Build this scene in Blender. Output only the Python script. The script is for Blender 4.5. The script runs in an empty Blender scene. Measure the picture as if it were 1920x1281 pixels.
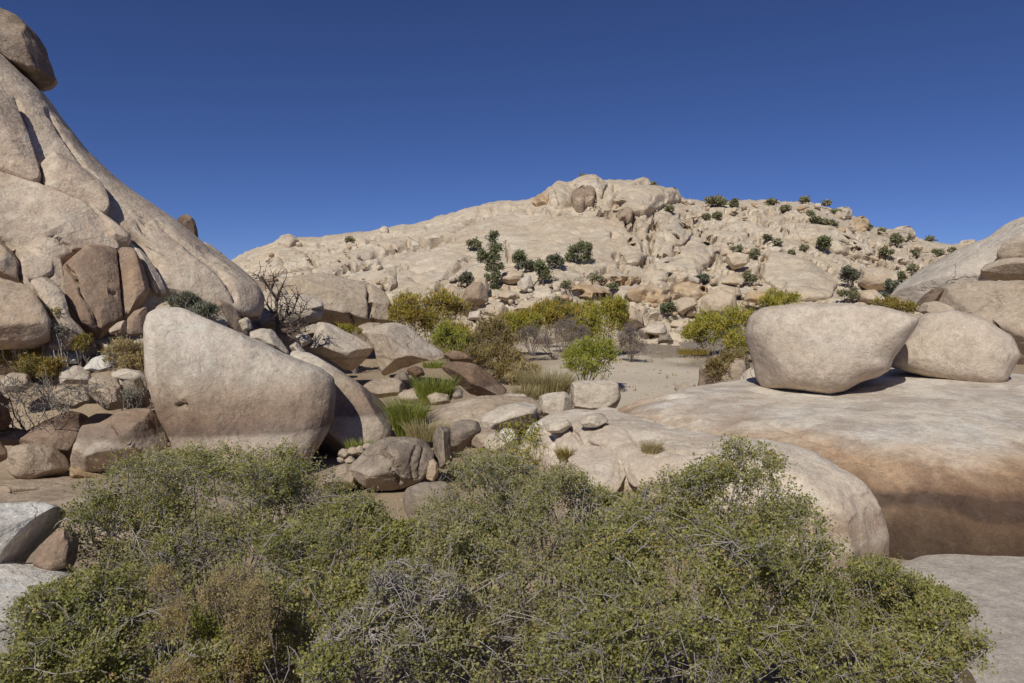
import bpy, math, random
import numpy as np
from mathutils import Vector

# ------------------------------------------------------------------ camera, sky, sun, exposure
sc = bpy.context.scene
col = sc.collection
F = 1280.0                      # focal length in photo pixels (24 mm on 36 mm, 1920 px wide)
CX, CY, HORIZON = 960.0, 640.5, 560.0
CAMZ = 6.0
PITCH = math.atan((CY - HORIZON) / F)
cam_d = bpy.data.cameras.new('camera')
cam_d.lens = 24.0; cam_d.sensor_width = 36.0
cam_d.clip_start = 0.05; cam_d.clip_end = 6000
cam = bpy.data.objects.new('camera', cam_d); col.objects.link(cam)
cam.location = (0, 0, CAMZ)
cam.rotation_euler = (math.pi / 2 - PITCH, 0, 0)
sc.camera = cam

SUN_EL, SUN_AZ = math.radians(45), math.radians(22)       # high, behind the camera and to its left
to_sun = Vector((-math.sin(SUN_AZ) * math.cos(SUN_EL), -math.cos(SUN_AZ) * math.cos(SUN_EL), math.sin(SUN_EL)))
w = bpy.data.worlds.new('World'); sc.world = w; w.use_nodes = True
nt = w.node_tree; bg = nt.nodes['Background']
sky = nt.nodes.new('ShaderNodeTexSky'); sky.sky_type = 'NISHITA'
sky.sun_disc = False
sky.sun_elevation = SUN_EL
sky.sun_rotation = math.atan2(to_sun.x, to_sun.y)
sky.altitude = 1500; sky.air_density = 0.7; sky.dust_density = 0.0; sky.ozone_density = 10.0
wb = nt.nodes.new('ShaderNodeMix'); wb.data_type = 'RGBA'; wb.blend_type = 'MULTIPLY'; wb.inputs[0].default_value = 1.0
wb.inputs[7].default_value = (0.83, 0.75, 0.90, 1)          # the camera's white balance, the same over the whole sky
nt.links.new(sky.outputs[0], wb.inputs[6]); nt.links.new(wb.outputs[2], bg.inputs[0]); bg.inputs[1].default_value = 0.078
sun_d = bpy.data.lights.new('sun', 'SUN'); sun_d.energy = 3.6; sun_d.angle = math.radians(0.5)
sun_d.color = (1.0, 0.968, 0.875)
sun = bpy.data.objects.new('sun', sun_d); col.objects.link(sun)
sun.rotation_euler = to_sun.to_track_quat('Z', 'Y').to_euler()
sun.location = (-20, -40, 60)
vs = sc.view_settings
vs.view_transform = 'Standard'; vs.look = 'None'; vs.gamma = 1.0; vs.exposure = 0.0
vs.use_curve_mapping = False
sc.cycles.max_bounces = 6; sc.cycles.diffuse_bounces = 3; sc.cycles.transparent_max_bounces = 6

# ------------------------------------------------------------------ helpers: noise
rng = np.random.default_rng(7)
def _h(ix, iy, iz, seed):
    n = (ix.astype(np.int64) * 374761393 + iy.astype(np.int64) * 668265263 + iz.astype(np.int64) * 2147483647 + seed * 974634777) & 0xFFFFFFFF
    n = ((n ^ (n >> 13)) * 1274126177) & 0xFFFFFFFF
    n = ((n ^ (n >> 16)) * 2246822519) & 0xFFFFFFFF
    return ((n ^ (n >> 15)) & 0xFFFFFF).astype(np.float64) / 0xFFFFFF
def vnoise(P, seed=0):
    i = np.floor(P).astype(np.int64); f = P - i
    u = f * f * f * (f * (f * 6 - 15) + 10)
    r = 0
    for dx in (0, 1):
        wx = u[:, 0] if dx else 1 - u[:, 0]
        for dy in (0, 1):
            wy = u[:, 1] if dy else 1 - u[:, 1]
            for dz in (0, 1):
                wz = u[:, 2] if dz else 1 - u[:, 2]
                r = r + wx * wy * wz * _h(i[:, 0] + dx, i[:, 1] + dy, i[:, 2] + dz, seed)
    return r * 2 - 1
def fbm(P, octv=4, seed=0, gain=0.5):
    a, s, r = 1.0, 1.0, 0
    for o in range(octv):
        r = r + a * vnoise(P * s + o * 17.3, seed + o); a *= gain; s *= 2.03
    return r
def voro(U, V, seed=0):
    """2-D Voronoi: F1, F2, and two hashes of the nearest cell"""
    iu, iv = np.floor(U).astype(np.int64), np.floor(V).astype(np.int64)
    f1 = np.full(U.shape, 9.0); f2 = np.full(U.shape, 9.0); h1 = np.zeros(U.shape); h2 = np.zeros(U.shape)
    z = np.zeros_like(iu)
    for du in (-1, 0, 1):
        for dv in (-1, 0, 1):
            cu, cv = iu + du, iv + dv
            pu = cu + 0.1 + 0.8 * _h(cu, cv, z, seed); pv = cv + 0.1 + 0.8 * _h(cu, cv, z + 1, seed)
            dd = np.hypot(U - pu, V - pv)
            m = dd < f1
            f2 = np.where(m, f1, np.minimum(f2, dd))
            h1 = np.where(m, _h(cu, cv, z + 2, seed), h1); h2 = np.where(m, _h(cu, cv, z + 3, seed), h2)
            f1 = np.where(m, dd, f1)
    return f1, f2, h1, h2
def sstep(a, b, x):
    t = np.clip((x - a) / (b - a), 0, 1); return t * t * (3 - 2 * t)

# ------------------------------------------------------------------ helpers: photo rays
cp, sp = math.cos(PITCH), math.sin(PITCH)
def ray(px, py):
    px = np.asarray(px, float); py = np.asarray(py, float)
    u = (px - CX) / F; v = (CY - py) / F
    y = cp + v * sp; z = -sp + v * cp
    return u / y, z / y                                   # x and z per metre of depth
def at(px, py, d):
    a, b = ray(px, py)
    return Vector((float(a * d), float(d), float(CAMZ + b * d)))
def proj(P):
    x, y, z = P[:, 0], P[:, 1], P[:, 2] - CAMZ
    dep = np.maximum(y * cp - z * sp, 0.05); up = y * sp + z * cp
    return CX + F * x / dep, CY - F * up / dep, y

# ------------------------------------------------------------------ helpers: objects
def link(o, parent=None):
    col.objects.link(o)
    if parent is not None:
        o.parent = parent
        o.location = o.location - parent.location
    return o
def tag(o, label=None, cat=None, group=None, kind=None):
    if label: o['label'] = label
    if cat: o['category'] = cat
    if group: o['group'] = group
    if kind: o['kind'] = kind
    return o
def empty(name, loc):
    o = bpy.data.objects.new(name, None); o.location = loc; o.empty_display_size = 0.3
    return link(o)
def mesh_np(name, V, polys, n, mat, smooth=True, attrs=None, sharp_at=None):
    """V (k,3), polys (m,n) int"""
    me = bpy.data.meshes.new(name)
    V = np.ascontiguousarray(V, np.float32); polys = np.ascontiguousarray(polys, np.int32)
    me.vertices.add(len(V)); me.vertices.foreach_set('co', V.ravel())
    me.loops.add(polys.size); me.loops.foreach_set('vertex_index', polys.ravel())
    me.polygons.add(len(polys))
    me.polygons.foreach_set('loop_start', np.arange(0, polys.size, n, dtype=np.int32))
    me.polygons.foreach_set('loop_total', np.full(len(polys), n, np.int32))
    me.polygons.foreach_set('use_smooth', np.full(len(polys), smooth, bool))
    for k, a in (attrs or {}).items():
        at_ = me.attributes.new(k, 'FLOAT', 'POINT'); at_.data.foreach_set('value', np.ascontiguousarray(a, np.float32))
    me.materials.append(mat)
    me.update(calc_edges=True); me.validate()
    if sharp_at: me.set_sharp_from_angle(angle=sharp_at)
    return me

# cube sphere ---------------------------------------------------------
_cs = {}
def cubesphere(k):
    if k in _cs: return _cs[k]
    t = np.tan(np.linspace(-1, 1, k + 1) * math.pi / 4)
    A, B = np.meshgrid(t, t, indexing='ij'); one = np.ones_like(A)
    Vs, Qs = [], []
    fr = [(one, A, B), (-one, B, A), (B, one, A), (A, -one, B), (A, B, one), (B, A, -one)]
    idx = np.arange((k + 1) ** 2).reshape(k + 1, k + 1)
    for j, f in enumerate(fr):
        Vs.append(np.stack([x.ravel() for x in f], 1))
        q = np.stack([idx[:-1, :-1], idx[1:, :-1], idx[1:, 1:], idx[:-1, 1:]], -1).reshape(-1, 4) + j * (k + 1) ** 2
        Qs.append(q)
    V = np.concatenate(Vs); Q = np.concatenate(Qs)
    key = np.round(V * 1e5).astype(np.int64)
    _, first, inv = np.unique(key, axis=0, return_index=True, return_inverse=True)
    inv = inv.ravel()
    V = V[first]; Q = inv[Q]
    V /= np.linalg.norm(V, axis=1)[:, None]
    c = V[Q].mean(1); nn = np.cross(V[Q[:, 1]] - V[Q[:, 0]], V[Q[:, 2]] - V[Q[:, 0]])
    flip = (nn * c).sum(1) < 0
    Q[flip] = Q[flip][:, ::-1]
    _cs[k] = (V, Q); return _cs[k]
def vnormals(V, Q):
    n = np.cross(V[Q[:, 2]] - V[Q[:, 0]], V[Q[:, 3]] - V[Q[:, 1]])
    N = np.zeros_like(V)
    for j in range(4):
        for c in range(3): N[:, c] += np.bincount(Q[:, j], n[:, c], len(V))
    return N / np.maximum(np.linalg.norm(N, axis=1), 1e-9)[:, None]
def dist_poly(px, py, pts):
    d = np.full(px.shape, 1e9)
    for (x0, y0), (x1, y1) in zip(pts[:-1], pts[1:]):
        ex, ey = x1 - x0, y1 - y0
        t = np.clip(((px - x0) * ex + (py - y0) * ey) / max(ex * ex + ey * ey, 1e-9), 0, 1)
        d = np.minimum(d, np.hypot(px - x0 - t * ex, py - y0 - t * ey))
    return d
def carve(V, Q, cracks):
    """open joints along lines of the photograph: press the surface in, away from the eye"""
    N = vnormals(V, Q)
    px, py, y = proj(V)
    view = V - np.array([0, 0, CAMZ]); view /= np.linalg.norm(view, axis=1)[:, None]
    face = np.clip(-(N * view).sum(1) * 3, 0, 1)
    wob = 2.2 * fbm(np.stack([px / 14, py / 14, 0 * px], 1), 3, 5)
    for c in cracks:
        pts, wd, dp = c[:3]
        d = dist_poly(px + wob, py + 2.2 * vnoise(np.stack([py / 12, px / 12, 0 * px + 9], 1), 8), pts)
        V = V - N * (dp * face * np.exp(-(d / wd) ** 2))[:, None]
    return V

def body(C, A, B, N, outl, Tf, Tb, e=0.45, en=None, k=24, cuts=(), rcut=0, seed=1, amp=0.03, amp2=0.014, soft=0.025, tilt=None, smooth=1, lay=0.0, flake=0.03, sharp=2, bev=6, depthmap=None):
    """a rock grown from an outline in the plane (A,B), bulging Tf along N and Tb against it. returns world verts, quads"""
    S, Q = cubesphere(k)
    mb = 0.35                                               # more of the mesh on the side that is seen
    den = 1 + mb * S[:, 2]; S = np.stack([S[:, 0] * math.sqrt(1 - mb * mb) / den, S[:, 1] * math.sqrt(1 - mb * mb) / den, (S[:, 2] + mb) / den], 1)
    O = np.asarray(outl, float)
    for _ in range(smooth):                                # corner-cutting keeps it rock-like, not polygonal
        O = np.concatenate([np.stack([0.88 * O + 0.12 * np.roll(O, -1, 0), 0.12 * O + 0.88 * np.roll(O, -1, 0)], 1).reshape(-1, 2)])
    x, y = O[:, 0], O[:, 1]; x1, y1 = np.roll(x, -1), np.roll(y, -1)
    cr = x * y1 - x1 * y; ar = cr.sum() / 2
    ctr = np.array([((x + x1) * cr).sum(), ((y + y1) * cr).sum()]) / (6 * ar)
    O = O - ctr
    seg = np.concatenate([O + (np.roll(O, -1, 0) - O) * t for t in np.linspace(0, 1, 24, endpoint=False)])
    th = np.arctan2(seg[:, 1], seg[:, 0]); rr = np.hypot(seg[:, 0], seg[:, 1])
    bi = ((th + math.pi) / (2 * math.pi) * 360).astype(int) % 360     # outer reach for each direction, even where the outline folds
    rb_ = np.zeros(360); np.maximum.at(rb_, bi, rr)
    bad = rb_ == 0
    if bad.any(): rb_[bad] = np.interp(np.flatnonzero(bad), np.flatnonzero(~bad), rb_[~bad], period=360)
    th = (np.arange(360) + 0.5) / 360 * 2 * math.pi - math.pi; rr = 0.25 * np.roll(rb_, 1) + 0.5 * rb_ + 0.25 * np.roll(rb_, -1)
    size = math.sqrt(abs(ar) / math.pi)
    rho = np.hypot(S[:, 0], S[:, 1]); ang = np.arctan2(S[:, 1], S[:, 0])
    R = np.interp(ang, th, rr, period=2 * math.pi)
    en = e if en is None else en
    c = rho ** e; s = np.sign(S[:, 2]) * np.abs(S[:, 2]) ** en
    L = np.stack([R * c * np.cos(ang), R * c * np.sin(ang), np.where(s > 0, s * Tf, s * Tb)], 1)
    r_ = random.Random(seed)
    allc = list(cuts)
    for _ in range(rcut):
        a = r_.uniform(0, 2 * math.pi); m = r_.uniform(0.15, 0.9)
        allc.append((m * math.cos(a), m * math.sin(a), 1.0, r_.uniform(0.74, 0.94)))
    for _ in range(sharp):                                  # slight facets all round keep it from reading as an egg
        a = r_.uniform(0, 2 * math.pi); m = r_.uniform(-0.9, 0.9)
        allc.append((math.cos(a), math.sin(a), m, r_.uniform(0.90, 0.98)))
    a0 = r_.uniform(0, 6.28)
    for b_ in range(bev):                                   # broken faces rising from the outline towards the eye
        a = a0 + (b_ + r_.uniform(-0.3, 0.3)) * 2 * math.pi / bev
        q0, q1 = (np.interp(a + s_, th, rr, period=2 * math.pi) * np.array([math.cos(a + s_), math.sin(a + s_)]) for s_ in (-0.25, 0.25))
        tg = q1 - q0; n2 = np.array([tg[1], -tg[0]]) / max(np.hypot(*tg), 1e-9); pm = (q0 + q1) / 2
        if n2 @ pm < 0: n2 = -n2
        wN = r_.uniform(0.35, 1.1) * size / max(Tf, 0.05) * 0.8; f_ = r_.uniform(-0.05, 0.3) if n2[1] > 0 else r_.uniform(0.1, 0.5)
        n = np.array([n2[0], n2[1], wN]); h = max(n @ np.array([pm[0], pm[1], f_ * Tf]), 0.95 * (O @ n2).max())
        allc.append((n[0], n[1], n[2], -h))
    for (nx, ny, nz, fr) in allc:
        n = np.array([nx, ny, nz], float); nl = np.linalg.norm(n); n /= nl
        dt = L @ n; h = fr * dt.max() if fr > 0 else -fr / nl; t = dt - h; wv = soft * size
        t2 = np.where(t > 0, wv * (1 - np.exp(-np.maximum(t, 0) / wv)), t)
        L = L + (t2 - t)[:, None] * n
    off = np.array([seed * 3.7, seed * 1.9, seed * 5.3])
    ln = L / np.maximum(np.linalg.norm(L, axis=1), 1e-9)[:, None]
    nz = fbm(L / (size * 0.9) + off, 4, seed, 0.45) * amp * size
    rid = 1 - np.abs(fbm(L / (size * 0.5) + off + 40, 4, seed + 50, 0.55))
    nz = nz + (rid - 0.6) * amp2 * size
    if flake:                                               # exfoliation sheets: low steps with crisp edges
        q = (fbm(L / (size * 0.75) + off + 80, 4, seed + 70, 0.5) + 0.25 * L[:, 2] / size) * 3.2
        st_ = np.floor(q) + sstep(0.82, 1.0, q - np.floor(q))
        nz = nz + (st_ - q * 0.6) * flake * size * 0.5
    if lay:
        nz = nz + lay * size * np.abs(((L[:, 1] / size * 3.2 + 0.6 * fbm(L / size * 1.2 + off, 3, seed)) % 1.0) - 0.5)
    L = L + ln * nz[:, None]
    A, B, N = (np.array(v, float) for v in (A, B, N))
    W = np.array(C, float) + (L[:, :1] + ctr[0]) * A + (L[:, 1:2] + ctr[1]) * B
    if depthmap is not None:                                # drape the piece over the rock it lies on
        qx, qy, _ = proj(W); dep = depthmap(qx, qy)
        ra, rb = ray(qx, qy); W = np.stack([ra * dep, dep, CAMZ + rb * dep], 1)
    W = W + L[:, 2:3] * N
    if tilt is not None:
        W[:, 2] += tilt(W[:, 0], W[:, 1])
    return W, Q

BODIES = {}
def finish(name, W, Q, mat, parent=None, cracks=None, base_low=True):
    if cracks: W = carve(W, Q, cracks)
    o0 = np.array([W[:, 0].mean(), W[:, 1].mean(), W[:, 2].min()])
    me = mesh_np(name, W - o0, Q, 4, mat)
    o = bpy.data.objects.new(name, me); o.location = Vector(o0)
    link(o, parent)
    return o

def surf(key, px, py):
    """depth of an already built body under photo pixels (its visible side, kept as a small raster)"""
    g, x0, y0, c = BODIES[key]
    u = np.clip((np.atleast_1d(np.asarray(px, float)) - x0) / c - 0.5, 0, g.shape[0] - 1.001)
    v = np.clip((np.atleast_1d(np.asarray(py, float)) - y0) / c - 0.5, 0, g.shape[1] - 1.001)
    i, j = u.astype(int), v.astype(int); fu, fv = u - i, v - j
    return g[i, j] * (1 - fu) * (1 - fv) + g[i + 1, j] * fu * (1 - fv) + g[i, j + 1] * (1 - fu) * fv + g[i + 1, j + 1] * fu * fv
def remember(key, W, Q, c=5.0, blur=1, near=False):
    N = vnormals(W, Q); px, py, y = proj(W)
    m = ((N * (W - np.array([0, 0, CAMZ]))).sum(1) < 0) & (px > -500) & (px < 2400) & (py > -300) & (py < 1600)
    px, py, y = px[m], py[m], y[m]
    x0, y0 = px.min(), py.min()
    nx, ny = int((px.max() - x0) / c) + 2, int((py.max() - y0) / c) + 2
    k = ((px - x0) / c).astype(int) * ny + ((py - y0) / c).astype(int)
    cnt = np.bincount(k, minlength=nx * ny).astype(float).reshape(nx, ny); s = np.bincount(k, y, nx * ny).reshape(nx, ny)
    g = np.where(cnt > 0, s / np.maximum(cnt, 1), 0); ok = cnt > 0
    if near:                                                # keep the foremost surface of each cell
        gm = np.full(nx * ny, 1e9); np.minimum.at(gm, k, y); g = np.where(ok, gm.reshape(nx, ny), 0)
    for _ in range(400):
        if ok.all(): break
        sg = np.zeros_like(g); sn = np.zeros_like(g)
        for dx, dy in ((1, 0), (-1, 0), (0, 1), (0, -1)):
            gg = np.roll(g * ok, (dx, dy), (0, 1)); oo = np.roll(ok, (dx, dy), (0, 1)).astype(float)
            if dx == 1: gg[0], oo[0] = 0, 0
            if dx == -1: gg[-1], oo[-1] = 0, 0
            if dy == 1: gg[:, 0], oo[:, 0] = 0, 0
            if dy == -1: gg[:, -1], oo[:, -1] = 0, 0
            sg += gg; sn += oo
        new = (~ok) & (sn > 0); g = np.where(new, sg / np.maximum(sn, 1), g); ok = ok | new
    for _ in range(blur):
        e_ = np.pad(g, 1, mode='edge'); g = (e_[:-2, 1:-1] + e_[2:, 1:-1] + e_[1:-1, :-2] + e_[1:-1, 2:] + 2 * g) / 6
    BODIES[key] = (g, x0, y0, c)

def rock(name, label, cat, pts, d=None, T=None, lean=12, on=None, off=0.0, mat=None, parent=None, k=20, cracks=None, key=None, group=None, Tb=None, yaw=0, conform=None, **kw):
    """a rock traced as an outline of the photograph, standing at depth d (or lying on body `on`) with its own thickness"""
    P = np.asarray(pts, float)
    a, b = ray(P[:, 0], P[:, 1])
    if on is not None and d is None:
        dep = surf(on, P[:, 0], P[:, 1]) - off
        X = np.stack([a * dep, dep, CAMZ + b * dep], 1)
        C = X.mean(0)
        G = np.c_[X[:, 0] - C[0], X[:, 2] - C[2]]
        co, *_ = np.linalg.lstsq(G, X[:, 1] - C[1], rcond=None)
        gx, gz = np.clip(co[0], -1.2, 1.2), np.clip(co[1], -0.3, 2.2)
    else:
        if on is not None:                                   # stand on the body under the lowest point
            j = P[:, 1].argmax(); d = float(surf(on, P[j, 0], P[j, 1] - 2)[0]) - off if d == 'stand' else d
        C0 = at(P[:, 0].mean(), (P[:, 1].min() + P[:, 1].max()) / 2, d)
        C = np.array(C0); gx, gz = -C[0] / C[1] + math.tan(math.radians(yaw)), math.tan(math.radians(lean))
    # intersect rays with the plane  y = C.y + gx (x - C.x) + gz (z - C.z)
    dep = (C[1] - gx * C[0] + gz * (CAMZ - C[2])) / (1 - gx * a - gz * b)
    X = np.stack([a * dep, dep, CAMZ + b * dep], 1)
    N = np.array([gx, -1.0, gz]); N /= np.linalg.norm(N)
    A = np.cross([0, 0, 1.0], -N); A /= np.linalg.norm(A)
    A = A if A[0] > 0 else -A
    B = np.cross(N, A); B = B if B[2] > 0 else -B
    out = np.stack([(X - C) @ A, (X - C) @ B], 1)
    if ((out[:, 0] * np.roll(out[:, 1], -1) - np.roll(out[:, 0], -1) * out[:, 1]).sum()) < 0: out = out[::-1]
    if not (on is not None and d is None):                   # bulge towards the eye, so that a leaning rock keeps its outline
        view = np.array([0, 0, CAMZ]) - C; N = view / np.linalg.norm(view)
    wd = np.ptp(out[:, 0]); hg = np.ptp(out[:, 1])
    T = (0.42 * min(wd, hg * 1.5)) if T is None else T
    if on is not None and d is None and conform is not False:
        kw['depthmap'] = lambda qx, qy: surf(on, qx, qy) - off
    W, Q = body(C, A, B, N, out, T, Tb if Tb is not None else T, k=k, **kw)
    if np.linalg.det(np.stack([A, B, N])) < 0: Q = Q[:, ::-1]
    o = finish(name, W, Q, mat, parent, cracks)
    if key: remember(key, W, Q, 14, 3)
    if parent is None: tag(o, label, cat, group)
    elif label: tag(o, label)
    return o
def plan_rock(name, label, cat, xy, zc, H, mat, k=40, tilt=None, cracks=None, key=None, parent=None, Hb=None, **kw):
    """a rock traced in plan, metres"""
    kw.setdefault('bev', 0); kw.setdefault('sharp', 0)
    O = np.asarray(xy, float)
    if ((O[:, 0] * np.roll(O[:, 1], -1) - np.roll(O[:, 0], -1) * O[:, 1]).sum()) < 0: O = O[::-1]
    W, Q = body((0, 0, zc), (1, 0, 0), (0, 1, 0), (0, 0, 1), O, H, Hb or H, k=k, tilt=tilt, **kw)
    o = finish(name, W, Q, mat, parent, cracks)
    if key: remember(key, W, Q)
    if parent is None: tag(o, label, cat)
    return o

# ------------------------------------------------------------------ materials
def _mat(name):
    m = bpy.data.materials.new(name); m.use_nodes = True
    t = m.node_tree; t.nodes.clear()
    out = t.nodes.new('ShaderNodeOutputMaterial'); b = t.nodes.new('ShaderNodeBsdfPrincipled')
    t.links.new(b.outputs[0], out.inputs[0])
    b.inputs['Roughness'].default_value = 0.9; b.inputs['Specular IOR Level'].default_value = 0.15
    return m, t, b
def _noise(t, vec, scale, detail=6, rough=0.55, dist=0.0):
    n = t.nodes.new('ShaderNodeTexNoise'); n.inputs['Scale'].default_value = scale
    n.inputs['Detail'].default_value = detail; n.inputs['Roughness'].default_value = rough; n.inputs['Distortion'].default_value = dist
    t.links.new(vec, n.inputs['Vector']); return n.outputs[0]
def _ramp(t, fac, stops, interp='LINEAR'):
    r = t.nodes.new('ShaderNodeValToRGB'); r.color_ramp.interpolation = interp
    e = r.color_ramp.elements
    while len(e) < len(stops): e.new(0.5)
    for el, (p, c) in zip(e, stops):
        el.position = p; el.color = (c, c, c, 1) if isinstance(c, (int, float)) else (*c, 1)
    t.links.new(fac, r.inputs[0]); return r.outputs[0]
def _mix(t, fac, a, b, mode='MIX'):
    n = t.nodes.new('ShaderNodeMix'); n.data_type = 'RGBA'; n.blend_type = mode
    for i, v in ((0, fac), (6, a), (7, b)):
        if hasattr(v, 'is_output') or hasattr(v, 'links'): t.links.new(v, n.inputs[i])
        else: n.inputs[i].default_value = v if isinstance(v, (int, float)) else (*v, 1)
    return n.outputs[2]
def _math(t, op, a, b=None, clamp=False):
    n = t.nodes.new('ShaderNodeMath'); n.operation = op; n.use_clamp = clamp
    for i, v in enumerate((a, b)):
        if v is None: continue
        if hasattr(v, 'links'): t.links.new(v, n.inputs[i])
        else: n.inputs[i].default_value = v
    return n.outputs[0]
def _mapping(t, vec, scale=(1, 1, 1), rot=(0, 0, 0), loc=(0, 0, 0)):
    n = t.nodes.new('ShaderNodeMapping'); n.inputs['Scale'].default_value = scale; n.inputs['Rotation'].default_value = rot; n.inputs['Location'].default_value = loc
    t.links.new(vec, n.inputs[0]); return n.outputs[0]
def _bump(t, h, strength, dist, prev=None):
    n = t.nodes.new('ShaderNodeBump'); n.inputs['Strength'].default_value = strength; n.inputs['Distance'].default_value = dist
    t.links.new(h, n.inputs['Height'])
    if prev is not None: t.links.new(prev, n.inputs['Normal'])
    return n.outputs[0]

def granite(name, c1, c2, c3=None, scale=1.0, varnish=0.0, vcol=(0.17, 0.115, 0.075), bands=None, streak=0.0, pits=0.5, bump=1.0, vscale=0.45, streak_rot=(0, 0, 0), streak_col=(0.24, 0.19, 0.15), lichen=0.14, joint=0.4, fine=0.0):
    m, t, b = _mat(name)
    g = t.nodes.new('ShaderNodeNewGeometry'); P = g.outputs['Position']
    big = _noise(t, P, 0.22 * scale, 5, 0.55, 0.4)
    c = _mix(t, _ramp(t, big, [(0.38, 0.0), (0.62, 1.0)]), c1, c2)
    if c3:
        pt = _noise(t, _mapping(t, P, loc=(31, 7, 3)), 0.7 * scale, 8, 0.62, 0.3)
        c = _mix(t, _ramp(t, pt, [(0.5, 0.0), (0.64, 0.85)]), c, c3)
    mot = _noise(t, P, 2.6 * scale, 10, 0.7)
    c = _mix(t, 1.0, c, _ramp(t, mot, [(0.25, 0.66), (0.5, 0.97), (0.75, 1.14)]), 'MULTIPLY')
    mo2 = _noise(t, P, 7.5 * scale, 6, 0.75)
    c = _mix(t, 1.0, c, _ramp(t, mo2, [(0.3, 0.80), (0.5, 1.0), (0.7, 1.10)]), 'MULTIPLY')
    if varnish:
        v = _noise(t, _mapping(t, P, loc=(5, 19, 2), scale=(1, 1, 0.7)), vscale * scale, 9, 0.62, 0.6)
        c = _mix(t, _math(t, 'MULTIPLY', _ramp(t, v, [(0.49, 0.0), (0.56, 1.0)]), varnish), c, vcol)
    if streak:
        s = _noise(t, _mapping(t, _mapping(t, P, rot=streak_rot), scale=(1.6 * scale, 1.6 * scale, 0.12 * scale)), 1.0, 6, 0.6, 0.2)
        c = _mix(t, _math(t, 'MULTIPLY', _ramp(t, s, [(0.5, 0.0), (0.66, 1.0)]), streak), c, streak_col)
    pf = _noise(t, _mapping(t, P, loc=(3, 41, 11)), 2.0 * scale, 9, 0.72, 0.4)              # fresh pale flakes
    c = _mix(t, _math(t, 'MULTIPLY', _ramp(t, pf, [(0.55, 0.0), (0.60, 1.0)]), 0.35), c, tuple(min(0.75, v * 1.22) for v in (c3 or c1)))
    if lichen:
        l = _noise(t, P, 3.5 * scale, 8, 0.7)
        c = _mix(t, _math(t, 'MULTIPLY', _ramp(t, l, [(0.56, 0.0), (0.62, 1.0)]), lichen), c, (0.10, 0.085, 0.06))
    if bands:
        sep = t.nodes.new('ShaderNodeSeparateXYZ'); t.links.new(P, sep.inputs[0])
        z = _math(t, 'ADD', sep.outputs[2], _math(t, 'MULTIPLY', _math(t, 'SUBTRACT', _noise(t, _mapping(t, P, scale=(0.55, 0.55, 0.9)), 1.0, 9, 0.66), 0.5), bands.get('wob', 0.5)))
        f = t.nodes.new('ShaderNodeMapRange'); f.inputs['From Min'].default_value = bands['z0']; f.inputs['From Max'].default_value = bands['z1']
        t.links.new(z, f.inputs[0])
        c = _mix(t, bands.get('fac', 0.9), c, _ramp(t, f.outputs[0], bands['stops']), 'MULTIPLY')
    # hairline joints, only here and there
    wv = t.nodes.new('ShaderNodeVectorMath'); wv.operation = 'MULTIPLY_ADD'
    nc = t.nodes.new('ShaderNodeTexNoise'); nc.inputs['Scale'].default_value = 0.8 * scale; nc.inputs['Detail'].default_value = 4
    t.links.new(P, nc.inputs['Vector']); t.links.new(nc.outputs['Color'], wv.inputs[0]); wv.inputs[1].default_value = (1.3 / scale,) * 3; t.links.new(P, wv.inputs[2])
    ve = t.nodes.new('ShaderNodeTexVoronoi'); ve.feature = 'DISTANCE_TO_EDGE'; ve.inputs['Scale'].default_value = 0.42 * scale
    t.links.new(wv.outputs[0], ve.inputs['Vector'])
    line = _math(t, 'MULTIPLY', _ramp(t, ve.outputs['Distance'], [(0.0, 1.0), (0.011, 0.0)]), _ramp(t, _noise(t, P, 0.5 * scale, 3), [(0.5, 0.0), (0.58, 1.0)]))
    if fine:
        v2 = t.nodes.new('ShaderNodeTexVoronoi'); v2.feature = 'DISTANCE_TO_EDGE'; v2.inputs['Scale'].default_value = fine
        t.links.new(_mapping(t, _mapping(t, wv.outputs[0], rot=(0, 0.5, 0)), scale=(0.6, 1, 1.3)), v2.inputs['Vector'])
        l2 = _math(t, 'MULTIPLY', _ramp(t, v2.outputs['Distance'], [(0.0, 1.0), (0.035, 0.0)]), _ramp(t, _noise(t, P, 0.09, 3), [(0.5, 0.0), (0.6, 0.9)]))
        line = _math(t, 'MAXIMUM', line, l2)
    c = _mix(t, _math(t, 'MULTIPLY', line, joint), c, (0.13, 0.10, 0.075))
    c = _mix(t, 1.0, c, _ramp(t, _noise(t, P, 20, 4, 0.7), [(0.32, 0.84), (0.5, 1.0), (0.68, 1.09)]), 'MULTIPLY')
    sp_ = _noise(t, P, 55, 2, 0.5)
    c = _mix(t, 1.0, c, _ramp(t, sp_, [(0.3, 0.86), (0.7, 1.12)]), 'MULTIPLY')
    t.links.new(c, b.inputs['Base Color'])
    n = _bump(t, _noise(t, P, 0.9 * scale, 9, 0.62, 0.2), 0.7 * bump, 0.25 / scale)
    n = _bump(t, _ramp(t, _noise(t, _mapping(t, P, loc=(9, 2, 14)), 0.8 * scale, 6, 0.55, 0.3), [(0.38, 0.0), (0.395, 0.3), (0.47, 0.33), (0.485, 0.62), (0.56, 0.66), (0.575, 1.0)]), 0.6 * bump, 0.06 / scale, n)
    n = _bump(t, line, 1.5 * joint * bump, -0.05 / scale, n)
    n = _bump(t, _noise(t, P, 5.0 * scale, 8, 0.68), 0.5 * bump, 0.05 / scale, n)
    if pits:
        vo = t.nodes.new('ShaderNodeTexVoronoi'); vo.inputs['Scale'].default_value = 3.2 * scale; vo.inputs['Randomness'].default_value = 1
        t.links.new(P, vo.inputs['Vector'])
        n = _bump(t, _ramp(t, vo.outputs['Distance'], [(0.0, 0.0), (0.22, 1.0)]), 0.25 * pits * bump, 0.03 / scale, n)
    n = _bump(t, _noise(t, P, 45, 4, 0.7), 0.35 * bump, 0.008, n)
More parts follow.
